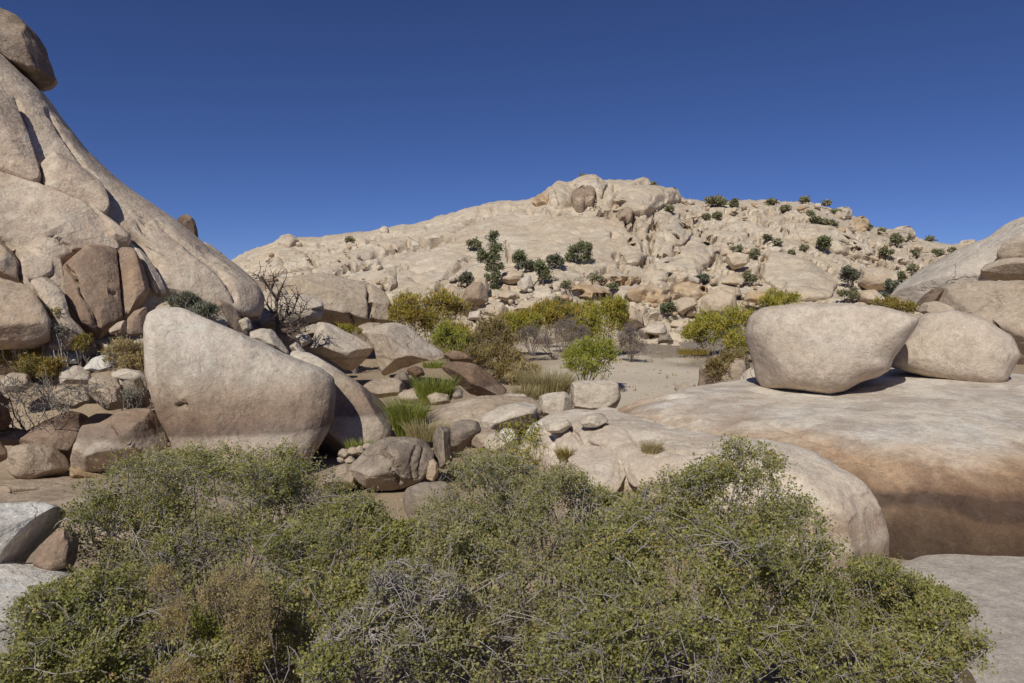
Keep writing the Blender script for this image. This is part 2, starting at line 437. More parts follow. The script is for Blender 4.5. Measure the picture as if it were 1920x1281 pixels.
    t.links.new(n, b.inputs['Normal'])
    return m

TAN, PINK, GREY, PALE = (0.49, 0.39, 0.29), (0.50, 0.375, 0.275), (0.42, 0.35, 0.275), (0.60, 0.51, 0.405)
BROWN, WARM = (0.34, 0.235, 0.16), (0.53, 0.37, 0.23)
RING = dict(z0=1.2, z1=5.2, wob=0.38, fac=0.97, stops=[(0.0, (0.70, 0.65, 0.61)), (0.28, (0.82, 0.77, 0.73)), (0.31, (0.74, 0.69, 0.66)), (0.335, (0.38, 0.33, 0.31)), (0.37, (0.42, 0.35, 0.32)), (0.42, (0.52, 0.43, 0.375)), (0.50, (0.60, 0.51, 0.445)), (0.60, (0.76, 0.68, 0.61)), (0.72, (0.98, 0.97, 0.95)), (1.0, (1, 1, 1))])
M = {}
M['cliff'] = granite('cliff granite', joint=0.12, c1=(0.61, 0.495, 0.375), c2=(0.60, 0.465, 0.35), c3=(0.66, 0.555, 0.43), varnish=0.3, vcol=(0.36, 0.265, 0.20), streak=0.3)
M['cliff_dark'] = granite('varnished granite', (0.42, 0.29, 0.195), (0.36, 0.245, 0.165), (0.46, 0.35, 0.25), varnish=0.6, vcol=(0.24, 0.165, 0.12), streak=0.55)
M['dark'] = granite('dark weathered rock', (0.22, 0.15, 0.105), (0.16, 0.11, 0.08), (0.30, 0.22, 0.16), scale=1.5, lichen=0.5)
M['cap'] = granite('capstone granite', (0.40, 0.30, 0.215), (0.33, 0.25, 0.18), (0.46, 0.37, 0.28), varnish=0.8, vcol=(0.17, 0.125, 0.095), lichen=0.5)
M['pale'] = granite('pale granite', PALE, (0.54, 0.45, 0.35), (0.62, 0.54, 0.44), lichen=0.1)
M['tan'] = granite('tan granite', TAN, (0.47, 0.37, 0.27), (0.56, 0.46, 0.35), varnish=0.25, vcol=(0.32, 0.24, 0.18))
M['warm'] = granite('warm granite', (0.52, 0.395, 0.28), (0.54, 0.40, 0.275), (0.56, 0.46, 0.36), varnish=0.2, vcol=(0.36, 0.27, 0.2))
M['ring'] = granite('water stained granite', (0.67, 0.58, 0.475), (0.63, 0.53, 0.425), (0.70, 0.62, 0.52), bands=RING, joint=0.15, bump=0.7, varnish=0.2, vcol=(0.42, 0.33, 0.26), streak=0.4)
M['ring_dark'] = granite('brown water stained granite', (0.38, 0.285, 0.21), (0.33, 0.245, 0.18), (0.46, 0.37, 0.285), bands=RING, varnish=0.4, vcol=(0.2, 0.15, 0.115), streak=0.3)
M['ochre'] = granite('ochre rock', (0.42, 0.29, 0.165), (0.36, 0.25, 0.15), (0.46, 0.36, 0.24))
M['mid'] = granite('basin granite', (0.58, 0.485, 0.385), (0.53, 0.435, 0.335), (0.62, 0.54, 0.44), varnish=0.3, vcol=(0.25, 0.19, 0.145),
                   bands=dict(z0=1.6, z1=4.6, wob=0.3, stops=[(0.0, (0.72, 0.66, 0.6)), (0.5, (0.86, 0.8, 0.74)), (0.53, (0.62, 0.54, 0.49)), (0.57, (0.95, 0.92, 0.9)), (1.0, (1, 1, 1))]))
M['elephant'] = granite('streaked grey granite', (0.36, 0.29, 0.22), (0.30, 0.24, 0.185), (0.44, 0.36, 0.28), varnish=0.4, vcol=(0.2, 0.155, 0.12), lichen=0.2, streak=0.5, streak_col=(0.12, 0.1, 0.085))
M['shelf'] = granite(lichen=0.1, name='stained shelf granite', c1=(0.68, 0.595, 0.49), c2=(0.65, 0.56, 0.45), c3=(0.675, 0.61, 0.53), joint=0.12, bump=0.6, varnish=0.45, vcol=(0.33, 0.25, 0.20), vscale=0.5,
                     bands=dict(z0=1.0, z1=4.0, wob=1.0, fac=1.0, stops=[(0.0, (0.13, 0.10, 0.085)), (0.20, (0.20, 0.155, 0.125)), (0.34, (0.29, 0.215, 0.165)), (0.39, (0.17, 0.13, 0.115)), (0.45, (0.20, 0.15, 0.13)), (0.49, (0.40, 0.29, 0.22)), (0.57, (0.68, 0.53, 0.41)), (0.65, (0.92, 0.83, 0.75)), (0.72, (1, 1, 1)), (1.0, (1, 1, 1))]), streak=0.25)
M['nose'] = granite('rounded shelf granite', (0.65, 0.555, 0.45), (0.63, 0.525, 0.41), (0.66, 0.58, 0.48), joint=0.15, bump=0.6, varnish=0.3, vcol=(0.36, 0.27, 0.2),
                    bands=dict(z0=1.0, z1=3.6, wob=0.4, stops=[(0.0, (0.5, 0.44, 0.4)), (0.35, (0.62, 0.55, 0.5)), (0.42, (0.92, 0.88, 0.85)), (0.5, (0.66, 0.57, 0.51)), (0.6, (0.97, 0.93, 0.9)), (1.0, (1, 1, 1))]))
M['balanced'] = granite('balanced boulder granite', (0.57, 0.47, 0.37), (0.545, 0.445, 0.345), (0.60, 0.51, 0.41), joint=0.0, bump=0.75, streak=0.2, streak_rot=(0, 1.35, 0.1), streak_col=(0.47, 0.36, 0.27), lichen=0.12)
M['hill'] = granite('hill granite', (0.63, 0.52, 0.39), (0.62, 0.50, 0.36), (0.67, 0.57, 0.45), joint=0.25, fine=0.0, scale=0.22, varnish=0.25, vcol=(0.40, 0.30, 0.21), streak=0.45, streak_rot=(0.2, -0.85, 0), streak_col=(0.45, 0.365, 0.28), pits=0.8, bump=1.15)
M['hillrock'] = granite('hill boulder granite', (0.60, 0.48, 0.345), (0.56, 0.435, 0.305), (0.64, 0.53, 0.41), scale=0.5, varnish=0.35, vcol=(0.36, 0.26, 0.185))
M['hillbrown'] = granite('brown faced granite', (0.42, 0.31, 0.22), (0.37, 0.27, 0.19), (0.48, 0.37, 0.27), scale=0.5, varnish=0.3, vcol=(0.24, 0.17, 0.12))
M['hillorange'] = granite('orange ledge granite', (0.55, 0.40, 0.25), (0.52, 0.36, 0.215), (0.60, 0.47, 0.33), scale=0.35, streak=0.4, streak_col=(0.40, 0.25, 0.14))
M['greyslab'] = granite('grey streaked slab granite', (0.55, 0.475, 0.39), (0.51, 0.44, 0.365), (0.59, 0.51, 0.41), scale=0.5, streak=0.7, streak_rot=(0, -0.9, 0), streak_col=(0.30, 0.25, 0.21))
M['white'] = granite('bleached granite', (0.70, 0.645, 0.565), (0.66, 0.60, 0.52), (0.74, 0.69, 0.61), scale=2, lichen=0.15)
M['brownrec'] = granite('brown recessed rock', (0.33, 0.235, 0.165), (0.27, 0.19, 0.135), (0.42, 0.32, 0.24), scale=2.5)
M['floor_slab'] = granite('grey floor slab', (0.50, 0.44, 0.37), (0.46, 0.40, 0.34), (0.54, 0.48, 0.41), scale=1.6, streak=0.2, streak_rot=(0, 1.5, 0.1), joint=0.1, bump=0.6)

def ground_mat():
    m, t, b = _mat('sandy ground')
    g = t.nodes.new('ShaderNodeNewGeometry'); P = g.outputs['Position']
    c = _mix(t, _ramp(t, _noise(t, P, 0.35, 7, 0.6, 0.3), [(0.4, 0), (0.6, 1)]), (0.42, 0.32, 0.22), (0.33, 0.25, 0.175))
    a = t.nodes.new('ShaderNodeAttribute'); a.attribute_name = 'sand'
    c = _mix(t, a.outputs['Fac'], c, _mix(t, _noise(t, P, 0.8, 5), (0.63, 0.54, 0.42), (0.57, 0.475, 0.36)))
    a = t.nodes.new('ShaderNodeAttribute'); a.attribute_name = 'mud'
    c = _mix(t, a.outputs['Fac'], c, _mix(t, _noise(t, P, 0.5, 6), (0.34, 0.275, 0.215), (0.27, 0.215, 0.17)))
    a = t.nodes.new('ShaderNodeAttribute'); a.attribute_name = 'litter'
    c = _mix(t, a.outputs['Fac'], c, _mix(t, _noise(t, P, 9, 8, 0.7), (0.10, 0.075, 0.05), (0.24, 0.18, 0.12)))
    c = _mix(t, 1.0, c, _ramp(t, _noise(t, P, 14, 6, 0.7), [(0.3, 0.7), (0.7, 1.12)]), 'MULTIPLY')
    t.links.new(c, b.inputs['Base Color'])
    n = _bump(t, _noise(t, P, 3, 9, 0.65), 0.5, 0.08); n = _bump(t, _noise(t, P, 30, 5, 0.7), 0.5, 0.015, n)
    t.links.new(n, b.inputs['Normal']); return m
M['ground'] = ground_mat()

def leaf_mat(name, stops, transl=0.42, rough=0.45):
    m = bpy.data.materials.new(name); m.use_nodes = True
    t = m.node_tree; t.nodes.clear()
    out = t.nodes.new('ShaderNodeOutputMaterial'); b = t.nodes.new('ShaderNodeBsdfPrincipled'); tr = t.nodes.new('ShaderNodeBsdfTranslucent'); mx = t.nodes.new('ShaderNodeMixShader')
    a = t.nodes.new('ShaderNodeAttribute'); a.attribute_name = 'rnd'
    c = _ramp(t, a.outputs['Fac'], stops)
    t.links.new(c, b.inputs['Base Color']); t.links.new(c, tr.inputs[0])
    b.inputs['Roughness'].default_value = rough; b.inputs['Specular IOR Level'].default_value = 0.5
    mx.inputs[0].default_value = transl
    t.links.new(b.outputs[0], mx.inputs[1]); t.links.new(tr.outputs[0], mx.inputs[2]); t.links.new(mx.outputs[0], out.inputs[0])
    return m
def bark_mat(name, c1, c2):
    m, t, b = _mat(name)
    g = t.nodes.new('ShaderNodeNewGeometry')
    c = _mix(t, _ramp(t, _noise(t, g.outputs['Position'], 12, 5, 0.6), [(0.35, 0), (0.65, 1)]), c1, c2)
    t.links.new(c, b.inputs['Base Color']); return m
L = {}
L['oak'] = leaf_mat('scrub oak leaf', [(0.0, (0.17, 0.175, 0.04)), (0.35, (0.30, 0.295, 0.072)), (0.7, (0.42, 0.395, 0.115)), (0.93, (0.54, 0.49, 0.20)), (1.0, (0.48, 0.31, 0.11))])
L['oak_grey'] = leaf_mat('grey green scrub leaf', [(0.0, (0.19, 0.19, 0.055)), (0.5, (0.35, 0.335, 0.115)), (0.9, (0.49, 0.445, 0.20)), (1.0, (0.48, 0.33, 0.14))])
L['dry'] = leaf_mat('dry tan leaf', [(0.0, (0.42, 0.31, 0.13)), (0.5, (0.52, 0.41, 0.20)), (1.0, (0.42, 0.37, 0.12))])
L['rust'] = leaf_mat('rusty seed head', [(0.0, (0.44, 0.30, 0.12)), (0.6, (0.52, 0.40, 0.16)), (1.0, (0.38, 0.36, 0.10))])
L['willow'] = leaf_mat('willow leaf', [(0.0, (0.26, 0.25, 0.03)), (0.5, (0.43, 0.39, 0.05)), (0.85, (0.55, 0.45, 0.08)), (1.0, (0.52, 0.30, 0.05))], 0.35)
L['willow_orange'] = leaf_mat('autumn willow leaf', [(0.0, (0.27, 0.25, 0.035)), (0.4, (0.40, 0.33, 0.045)), (0.8, (0.50, 0.33, 0.06)), (1.0, (0.50, 0.25, 0.05))], 0.35)
L['willow_green'] = leaf_mat('green willow leaf', [(0.0, (0.23, 0.25, 0.03)), (0.6, (0.38, 0.38, 0.055)), (1.0, (0.50, 0.44, 0.09))], 0.35)
L['brown'] = leaf_mat('brown thicket leaf', [(0.0, (0.28, 0.21, 0.09)), (0.5, (0.36, 0.27, 0.10)), (1.0, (0.33, 0.29, 0.07))])
L['mauve'] = leaf_mat('grey mauve twig tip', [(0.0, (0.26, 0.21, 0.175)), (1.0, (0.36, 0.30, 0.255))])
L['pine'] = leaf_mat('dark evergreen foliage', [(0.0, (0.17, 0.19, 0.09)), (0.6, (0.28, 0.295, 0.14)), (1.0, (0.40, 0.38, 0.21))], 0.4)
L['sage'] = leaf_mat('grey sage foliage', [(0.0, (0.12, 0.125, 0.08)), (0.6, (0.19, 0.19, 0.12)), (1.0, (0.26, 0.245, 0.15))], 0.2)
L['scrub'] = leaf_mat('hill scrub foliage', [(0.0, (0.17, 0.17, 0.09)), (0.6, (0.27, 0.255, 0.13)), (1.0, (0.36, 0.32, 0.18))], 0.2)
L['reed'] = leaf_mat('green reed blade', [(0.0, (0.19, 0.24, 0.03)), (0.7, (0.33, 0.35, 0.07)), (1.0, (0.50, 0.43, 0.16))], 0.35)
L['straw'] = leaf_mat('straw grass blade', [(0.0, (0.36, 0.30, 0.13)), (0.6, (0.50, 0.41, 0.21)), (1.0, (0.30, 0.29, 0.08))], 0.3)
L['yellow'] = leaf_mat('yellow brush tip', [(0.0, (0.20, 0.17, 0.03)), (0.5, (0.33, 0.25, 0.05)), (1.0, (0.42, 0.27, 0.07))], 0.3)
L['bark'] = bark_mat('grey bark', (0.30, 0.265, 0.235), (0.20, 0.17, 0.145))
L['bark_light'] = bark_mat('bleached twig bark', (0.46, 0.41, 0.37), (0.31, 0.27, 0.24))
L['bark_dark'] = bark_mat('dark bark', (0.13, 0.10, 0.08), (0.20, 0.155, 0.125))
L['bark_mauve'] = bark_mat('mauve twig bark', (0.30, 0.235, 0.20), (0.22, 0.17, 0.14))
# ------------------------------------------------------------------ ground
def zg_s(x, y):
    z = 1.3 + 0.9 * sstep(24, 60, y) + 2.6 * sstep(60, 100, y)
    lf = sstep(-7.5, -13.5, x + 0.10 * (y - 18))
    z = z + lf * (2.7 * sstep(17.8, 25, y) + 1.2 * sstep(25, 45, y))
    z = z + sstep(13, 24, x) * sstep(24, 36, y) * 1.2
    z = z + 2.6 * sstep(4.6, 0.5, y) * sstep(-30, -6, -np.hypot(x, y) * 0.3)
    return z
def zg(x, y):
    x = np.atleast_1d(np.asarray(x, float)); y = np.atleast_1d(np.asarray(y, float))
    P = np.stack([x, y, 0 * x], 1)
    return zg_s(x, y) + 0.10 * fbm(P / 3.0, 4, 3) + 0.25 * fbm(P / 14, 3, 4) * sstep(20, 60, y)
az = np.concatenate([np.radians(np.linspace(-46, 46, 240)), np.radians(np.linspace(48, 312, 44))])
rr = np.concatenate([[0.3, 0.8, 1.4], np.geomspace(2, 130, 170), np.geomspace(150, 3500, 18)])
AA, RR = np.meshgrid(az, rr, indexing='ij')
gx, gy = (RR * np.sin(AA)).ravel(), (RR * np.cos(AA)).ravel()
GV = np.stack([gx, gy, zg(gx, gy)], 1)
na, nr = AA.shape
I = np.arange(na * nr).reshape(na, nr); J = np.roll(I, -1, 0)
GQ = np.stack([I[:, :-1], I[:, 1:], J[:, 1:], J[:, :-1]], -1).reshape(-1, 4)
gpx, gpy, _ = proj(GV)
front = gy > 1
nz_ = fbm(np.stack([gx / 4, gy / 9, 0 * gx], 1), 4, 21)
sand = sstep(0.4, -0.2, np.abs(gx - 7.5 - 0.05 * (gy - 40)) / 10 - 0.6 + 0.35 * nz_) * sstep(24, 30, gy) * sstep(75, 62, gy)
mud = sstep(0.3, -0.1, ((gx - 13.0) / 8.0) ** 2 + ((gy - 54) / 6.5) ** 2 - 0.9 + 0.5 * nz_)
mud = np.maximum(mud, 0.85 * sstep(0.2, -0.1, np.abs(gy - 43 - 2 * nz_) / 2.2 - 0.6) * sstep(9, 12, gx))
litter = sstep(11.5, 9.5, gy + 0.8 * nz_) * sstep(8.5, 7.0, np.abs(gx - 0.3) + 0.8 * nz_) * sstep(2, 4, gy)
me = mesh_np('ground', GV, GQ, 4, M['ground'], attrs={'sand': sand, 'mud': mud, 'litter': litter})
tag(link(bpy.data.objects.new('ground', me)), kind='structure')

# ------------------------------------------------------------------ the far granite hill
SKY = np.array([(380, 512), (430, 492), (450, 478), (490, 463), (520, 449), (560, 447), (600, 444), (650, 438), (700, 432), (740, 423), (780, 418), (820, 406), (870, 391), (930, 379), (985, 374), (1010, 368), (1030, 352), (1050, 346), (1080, 341), (1120, 336), (1160, 338), (1200, 340), (1225, 348), (1260, 362), (1285, 374), (1330, 379), (1400, 375), (1460, 375), (1520, 379), (1560, 389), (1600, 406), (1640, 426), (1690, 433), (1730, 449), (1780, 459), (1830, 457), (1900, 462), (2000, 470)], float)
hx = np.arange(380, 1985, 2.7)
hq = np.concatenate([np.linspace(-0.3, 1.0, 165), 1.0 + np.linspace(0.02, 0.5, 14)])
HX, HQ = np.meshgrid(hx, hq, indexing='ij')
ys = np.interp(hx, SKY[:, 0], SKY[:, 1])
ysn = 1.3 * fbm(np.stack([hx / 9, 0 * hx, 0 * hx], 1), 3, 77)
yb = np.interp(hx, [380, 700, 900, 1200, 1500, 1985], [625, 628, 640, 646, 628, 600])
db = np.interp(hx, [380, 600, 800, 1000, 1300, 1600, 1985], [66, 64, 62, 61, 62, 66, 75])
dr = np.interp(hx, [380, 500, 700, 900, 1130, 1300, 1500, 1700, 1985], [120, 120, 124, 130, 138, 142, 150, 165, 190])
Qc = np.clip(HQ, -0.3, 1.0)
tt = np.where(Qc >= 0, 1 - (1 - np.clip(Qc, 0, 1)) ** 0.62, Qc * 0.35)
PYh = yb[:, None] + (ys - yb)[:, None] * Qc + ysn[:, None] * np.clip(Qc, 0, 1) ** 14
Dh = db[:, None] + (dr - db)[:, None] * tt
a_, b_ = ray(HX.ravel(), PYh.ravel()); Df = Dh.ravel()
HV = np.stack([a_ * Df, Df, CAMZ + b_ * Df], 1)
past = np.clip(HQ.ravel() - 1.0, 0, None)
HV[:, 1] += past * 90; HV[:, 0] *= (1 + past * 0.5); HV[:, 2] -= 40 * past ** 1.4
px, py = HX.ravel(), PYh.ravel()
# how broken the rock is: smooth dome in the middle, jointed to the right and at the foot
def bump2(x0, y0, rx, ry): return np.exp(-(((px - x0) / rx) ** 2 + ((py - y0) / ry) ** 2))
brk = 0.40 + 0.48 * sstep(1130, 1260, px) + 0.9 * sstep(548, 585, py) + 0.5 * bump2(1120, 365, 110, 28) + 0.55 * bump2(520, 490, 120, 40)
brk = brk * (1 - 0.85 * bump2(1010, 450, 150, 60)) * (1 - 0.7 * bump2(1480, 520, 120, 45)) * (1 - 0.4 * bump2(760, 480, 120, 45)) * (1 - 0.55 * bump2(1450, 440, 130, 35))
brk = np.clip(brk, 0.04, 1.5)
wx = 1.6 * fbm(HV / 12, 2, 31); wy = 1.6 * fbm(HV / 12 + 50, 2, 32)
s_along = HV[:, 0] + wx; s_up = (HV[:, 1] * 0.75 + HV[:, 2] * 1.1) + wy
def frame(ang): return s_along * math.cos(ang) + s_up * math.sin(ang), -s_along * math.sin(ang) + s_up * math.cos(ang)
def joints(u, v, wd_, ht, seed):
    """courses of jointed blocks: own offset and tilt for each, distance to the joint in metres"""
    r = np.floor(v / ht); zz = np.zeros(len(r), np.int64); ri = r.astype(np.int64)
    sh = _h(ri, zz, zz, seed) * 7; wr = wd_ * (0.6 + 0.9 * _h(ri, zz, zz + 1, seed))
    cc = np.floor(u / wr + sh); ci = cc.astype(np.int64); fu, fv = u / wr + sh - cc, v / ht - r
    o, ta, tb = (_h(ri, ci, zz + q, seed) for q in (2, 3, 4))
    ed = np.minimum(np.minimum(fu, 1 - fu) * wr, np.minimum(fv, 1 - fv) * ht * (0.5 + _h(ri, zz, zz + 5, seed)))
    return o - 0.45, (fu - 0.5) * (ta - 0.5) + (fv - 0.5) * (tb - 0.2), ed
wr_ = sstep(1120, 1240, px)
disp = 0.9 * fbm(HV / 26, 2, 41)
for ang, wgt in ((0.62, 1 - wr_), (-0.42, wr_)):
    ua, va = frame(ang)
    o1, t1, d1 = joints(ua, va, 13, 7.0, 3); o2, t2, d2 = joints(ua + 3, va + 1, 5.0, 2.8, 5); o3, t3, d3 = joints(ua, va, 2.2, 1.3, 9)
    B2, B3 = sstep(0.35, 0.9, brk), sstep(0.8, 1.2, brk)
    disp += wgt * brk * (0.95 * o1 + 1.1 * t1 - 1.3 * np.exp(-(d1 / 0.4) ** 2))
    disp += wgt * B2 * (0.5 * o2 + 0.6 * t2 - 0.5 * np.exp(-(d2 / 0.3) ** 2)) + wgt * B3 * (0.5 * o3 + 0.4 * t3)
outn = np.stack([0 * px, -np.full_like(px, 0.72), np.full_like(px, 0.69)], 1)
fade = 1 - 0.75 * sstep(0.8, 0.98, HQ.ravel())
HV = HV + outn * (disp * fade)[:, None]                       # the joints first, the weathering on the faces they open
disp = np.zeros(len(HV))
s_along = HV[:, 0]; s_up = HV[:, 1] * 0.75 + HV[:, 2] * 1.1
u1, v1 = frame(0.75)
e1, e2, m1, m2 = voro(s_along / 2.1 + 3, s_up / 1.5, 6)
foot = sstep(556, 596, py)
disp += foot * ((m1 - 0.3) * 0.9 + 0.35 * np.minimum(1, (e2 - e1) / 0.25))
disp += 0.10 * fbm(HV / 2.2, 4, 44) * (0.3 + brk)
# gentle sheeting of the smooth dome, running down to the left
disp += (1.15 - np.clip(brk, 0, 1)) * 0.28 * fbm(np.stack([u1 / 14 * 0.6, v1 / 1.7 * 0.5, 0 * u1], 1), 3, 47)
ni, nj = HX.shape
dg = disp.reshape(ni, nj)
for _ in range(0):                                           # weathered: no knife edges
    e_ = np.pad(dg, 1, mode='edge'); dg = (e_[:-2, 1:-1] + e_[2:, 1:-1] + e_[1:-1, :-2] + e_[1:-1, 2:] + 2 * dg) / 6
disp = dg.ravel()
outn = np.stack([0 * px, -np.full_like(px, 0.72), np.full_like(px, 0.69)], 1)
fade = 1 - 0.75 * sstep(0.8, 0.98, HQ.ravel())
HV = HV + outn * (disp * fade)[:, None]
ni, nj = HX.shape
I = np.arange(ni * nj).reshape(ni, nj)
HQd = np.stack([I[:-1, :-1], I[1:, :-1], I[1:, 1:], I[:-1, 1:]], -1).reshape(-1, 4)
if vnormals(HV, HQd)[:, 1].mean() > 0: HQd = HQd[:, ::-1]
CR = [([(640, 522), (672, 495), (705, 477), (745, 463), (765, 455)], 3.2, 1.6), ([(738, 440), (765, 438), (800, 455), (830, 445)], 2.6, 1.1), ([(855, 430), (890, 412), (930, 400)], 2.2, 0.9),
      ([(950, 455), (955, 490)], 1.8, 0.6),
      ([(1152, 350), (1160, 368), (1150, 385), (1175, 410)], 3, 1.0), ([(1178, 420), (1190, 435), (1196, 445)], 3.2, 1.6), ([(1155, 478), (1165, 495), (1175, 505)], 3.2, 1.6), ([(1180, 455), (1186, 470)], 2.4, 1.2),
      ([(1150, 440), (1170, 447)], 2.6, 1.2), ([(1228, 405), (1233, 420), (1224, 430), (1220, 450), (1226, 475)], 3, 1.4), ([(1275, 420), (1287, 437), (1300, 430), (1290, 415), (1277, 408)], 2.6, 1.2),
      ([(1200, 498), (1245, 480), (1270, 478)], 2.4, 1.0), ([(1265, 465), (1268, 480)], 3, 1.2), ([(1255, 485), (1262, 520)], 2, 0.8), ([(1345, 480), (1330, 500), (1315, 520)], 3, 1.5),
      ([(1400, 400), (1440, 402), (1470, 395)], 2.4, 0.9), ([(1500, 415), (1560, 425), (1610, 445)], 2.4, 1.0), ([(1430, 450), (1470, 475), (1530, 495), (1565, 510)], 2.5, 1.1), ([(1360, 395), (1410, 410), (1460, 430), (1475, 435)], 2.2, 0.9),
      ([(1640, 480), (1660, 495), (1690, 500)], 2.6, 1.2), ([(1060, 548), (1110, 556), (1150, 552)], 3, 1.5), ([(1180, 556), (1240, 562), (1275, 558)], 3, 1.5), ([(1100, 525), (1150, 530), (1200, 527)], 2.4, 1.2), ([(620, 470), (660, 462), (700, 448)], 2.2, 0.8)]
CR += [([(560, 545), (610, 520), (660, 500)], 3, 1.0), ([(690, 500), (740, 478), (800, 462), (850, 448)], 3, 1.0), ([(600, 460), (680, 450), (740, 440)], 2.6, 0.9), ([(800, 425), (860, 408), (930, 392), (985, 384)], 3, 1.0),
       ([(720, 540), (735, 515), (760, 498)], 3, 1.1), ([(820, 540), (850, 505), (880, 485)], 3, 0.9), ([(990, 395), (1040, 398), (1110, 394), (1150, 404)], 3, 1.2), ([(1040, 545), (1090, 520), (1140, 505)], 3, 1.0), ([(1300, 400), (1320, 440), (1350, 470)], 3, 1.1), ([(1400, 430), (1440, 470), (1420, 520)], 3, 1.0), ([(1560, 440), (1600, 480), (1650, 500)], 3, 1.1), ([(1190, 410), (1205, 460), (1210, 500)], 3, 1.1)]
CR = [(a, b * 1.35, c * 1.9) for a, b, c in CR]
HV = carve(HV, HQd, CR)
me = mesh_np('hill', HV, HQd, 4, M['hill'], sharp_at=0.55)
hill = bpy.data.objects.new('hill', me); tag(link(hill), kind='structure')
remember('hill', HV, HQd, 5.0, 0, True)

# ------------------------------------------------------------------ left granite outcrop: dome and the slabs lying on it
cl = empty('rock_outcrop', at(120, 650, 27)); tag(cl, 'tall granite outcrop sloping steeply down from the left edge against the sky', 'rock outcrop')
rock('dome', None, None, [(-420, -60), (-120, -10), (0, 98), (80, 174), (118, 224), (158, 274), (198, 313), (233, 346), (288, 386), (338, 422), (372, 450), (402, 478), (434, 498), (455, 508), (478, 527), (491, 551), (487, 577), (467, 590), (447, 580), (424, 565), (385, 560), (335, 556), (300, 600), (240, 660), (60, 690), (-420, 690)], d=31, T=3.6, Tb=9, lean=34, mat=M['cliff'], parent=cl, k=72, key='dome', e=0.36, en=0.6, amp=0.02, amp2=0.006, flake=0.012, sharp=0, bev=0, seed=3, smooth=1, cracks=[([(30, 190), (45, 235)], 4, 0.3), ([(215, 420), (262, 448), (275, 470), (298, 497)], 5.5, 0.7), ([(262, 448), (268, 425), (276, 412)], 4.5, 0.4), ([(90, 210), (140, 290), (205, 370)], 3.5, 0.15), ([(300, 420), (350, 462), (420, 520)], 3.5, 0.15), ([(385, 470), (415, 505), (440, 560)], 4, 0.25)])
S = dict(parent=cl, on='dome', sharp=0, bev=3, flake=0.02, smooth=0)
rock('slab', None, None, [(-90, 165), (0, 172), (30, 200), (52, 250), (72, 312), (78, 334), (68, 346), (0, 321), (-90, 292)], T=0.6, off=0.4, mat=M['cliff'], k=28, seed=11, e=0.3, **S)
rock('slab', None, None, [(74, 312), (92, 298), (116, 293), (150, 312), (184, 346), (200, 377), (204, 396), (195, 404), (150, 383), (84, 352)], T=0.5, off=0.35, mat=M['cliff'], k=29, seed=12, e=0.3, **S)
rock('slab', None, None, [(-90, 322), (0, 324), (72, 349), (160, 392), (212, 440), (226, 466), (205, 470), (150, 478), (119, 500), (128, 566), (100, 580), (60, 560), (30, 520), (-90, 470)], T=0.6, off=0.25, mat=M['cliff'], k=52, seed=13, e=0.25, amp=0.012,
     cracks=[([(0, 445), (20, 462), (52, 463), (52, 457)], 3.5, 0.35), ([(20, 465), (33, 490), (36, 520)], 3.5, 0.35), ([(60, 527), (75, 530), (97, 516)], 3.2, 0.3), ([(-10, 395), (60, 415), (150, 478)], 3, 0.15)], **S)
rock('slab', None, None, [(160, 392), (186, 398), (220, 424), (246, 450), (243, 461), (216, 462), (192, 432)], T=0.5, off=0.1, mat=M['cliff'], k=23, seed=14, e=0.5, **S)
rock('block', 'dark brown varnished block low on the outcrop', None, [(117, 502), (135, 488), (160, 468), (205, 456), (221, 468), (224, 540), (231, 597), (187, 632), (152, 612), (124, 560)], T=0.5, off=0.7, mat=M['cliff_dark'], k=36, seed=15, e=0.28, rcut=2, cracks=[([(124, 500), (138, 520), (150, 545), (172, 575), (184, 625)], 3.5, 0.3), ([(160, 547), (190, 545), (215, 551)], 2.5, 0.15)], **S)
rock('block', None, None, [(222, 466), (250, 471), (268, 500), (280, 545), (271, 566), (233, 597), (225, 545)], T=0.45, off=0.65, mat=M['cliff_dark'], k=28, seed=16, e=0.4, rcut=1, **S)
rock('slab', None, None, [(-90, 440), (0, 448), (20, 470), (34, 500), (36, 528), (0, 520), (-90, 512)], T=0.45, off=0.8, mat=M['warm'], k=28, seed=17, e=0.3, **S)
rock('slab', None, None, [(-90, 516), (0, 520), (45, 532), (80, 572), (98, 606), (94, 632), (60, 645), (-90, 650)], T=0.55, off=1.3, mat=M['warm'], k=36, seed=18, e=0.3, **S)
rock('slab', None, None, [(57, 532), (95, 520), (122, 560), (134, 602), (178, 640), (120, 648), (96, 605), (80, 570)], T=0.4, off=1.1, mat=M['cliff'], k=28, seed=19, e=0.3, **S)
rock('ramp', 'pale grey ramp between the dark block and the dome', None, [(250, 466), (264, 470), (284, 492), (302, 520), (314, 552), (300, 556), (288, 548), (270, 510)], T=0.35, off=0.2, mat=M['pale'], k=23, seed=20, e=0.5, cracks=[([(290, 530), (296, 552)], 2.5, 0.2)], **S)
rock('boulder', 'brown capstone boulder perched at the top of the left outcrop', 'boulder', [(-180, -10), (-60, 2), (0, 14), (30, 30), (64, 62), (85, 90), (97, 124), (107, 156), (96, 168), (80, 177), (66, 162), (40, 132), (18, 114), (-60, 88), (-180, 60)], d=31.5, T=2.2, lean=8, mat=M['cap'], k=44, e=0.6, seed=21, rcut=2, sharp=0, bev=4, smooth=0, cuts=[(0.35, -0.9, 0.6, 0.8)])
rock('hoodoo', 'small dark upright rock on the skyline of the left outcrop', 'rock', [(331, 412), (340, 403), (354, 402), (365, 412), (371, 432), (373, 456), (362, 468), (350, 458), (341, 436)], d=33, T=0.4, mat=M['dark'], k=18, e=0.6, seed=22, rcut=2)
rock('boulder', 'tan ledge boulder below the small dark skyline rock', 'boulder', [(360, 460), (375, 452), (395, 458), (425, 482), (445, 505), (430, 515), (390, 490)], d=36, T=1.0, mat=M['cliff'], k=18, seed=23)

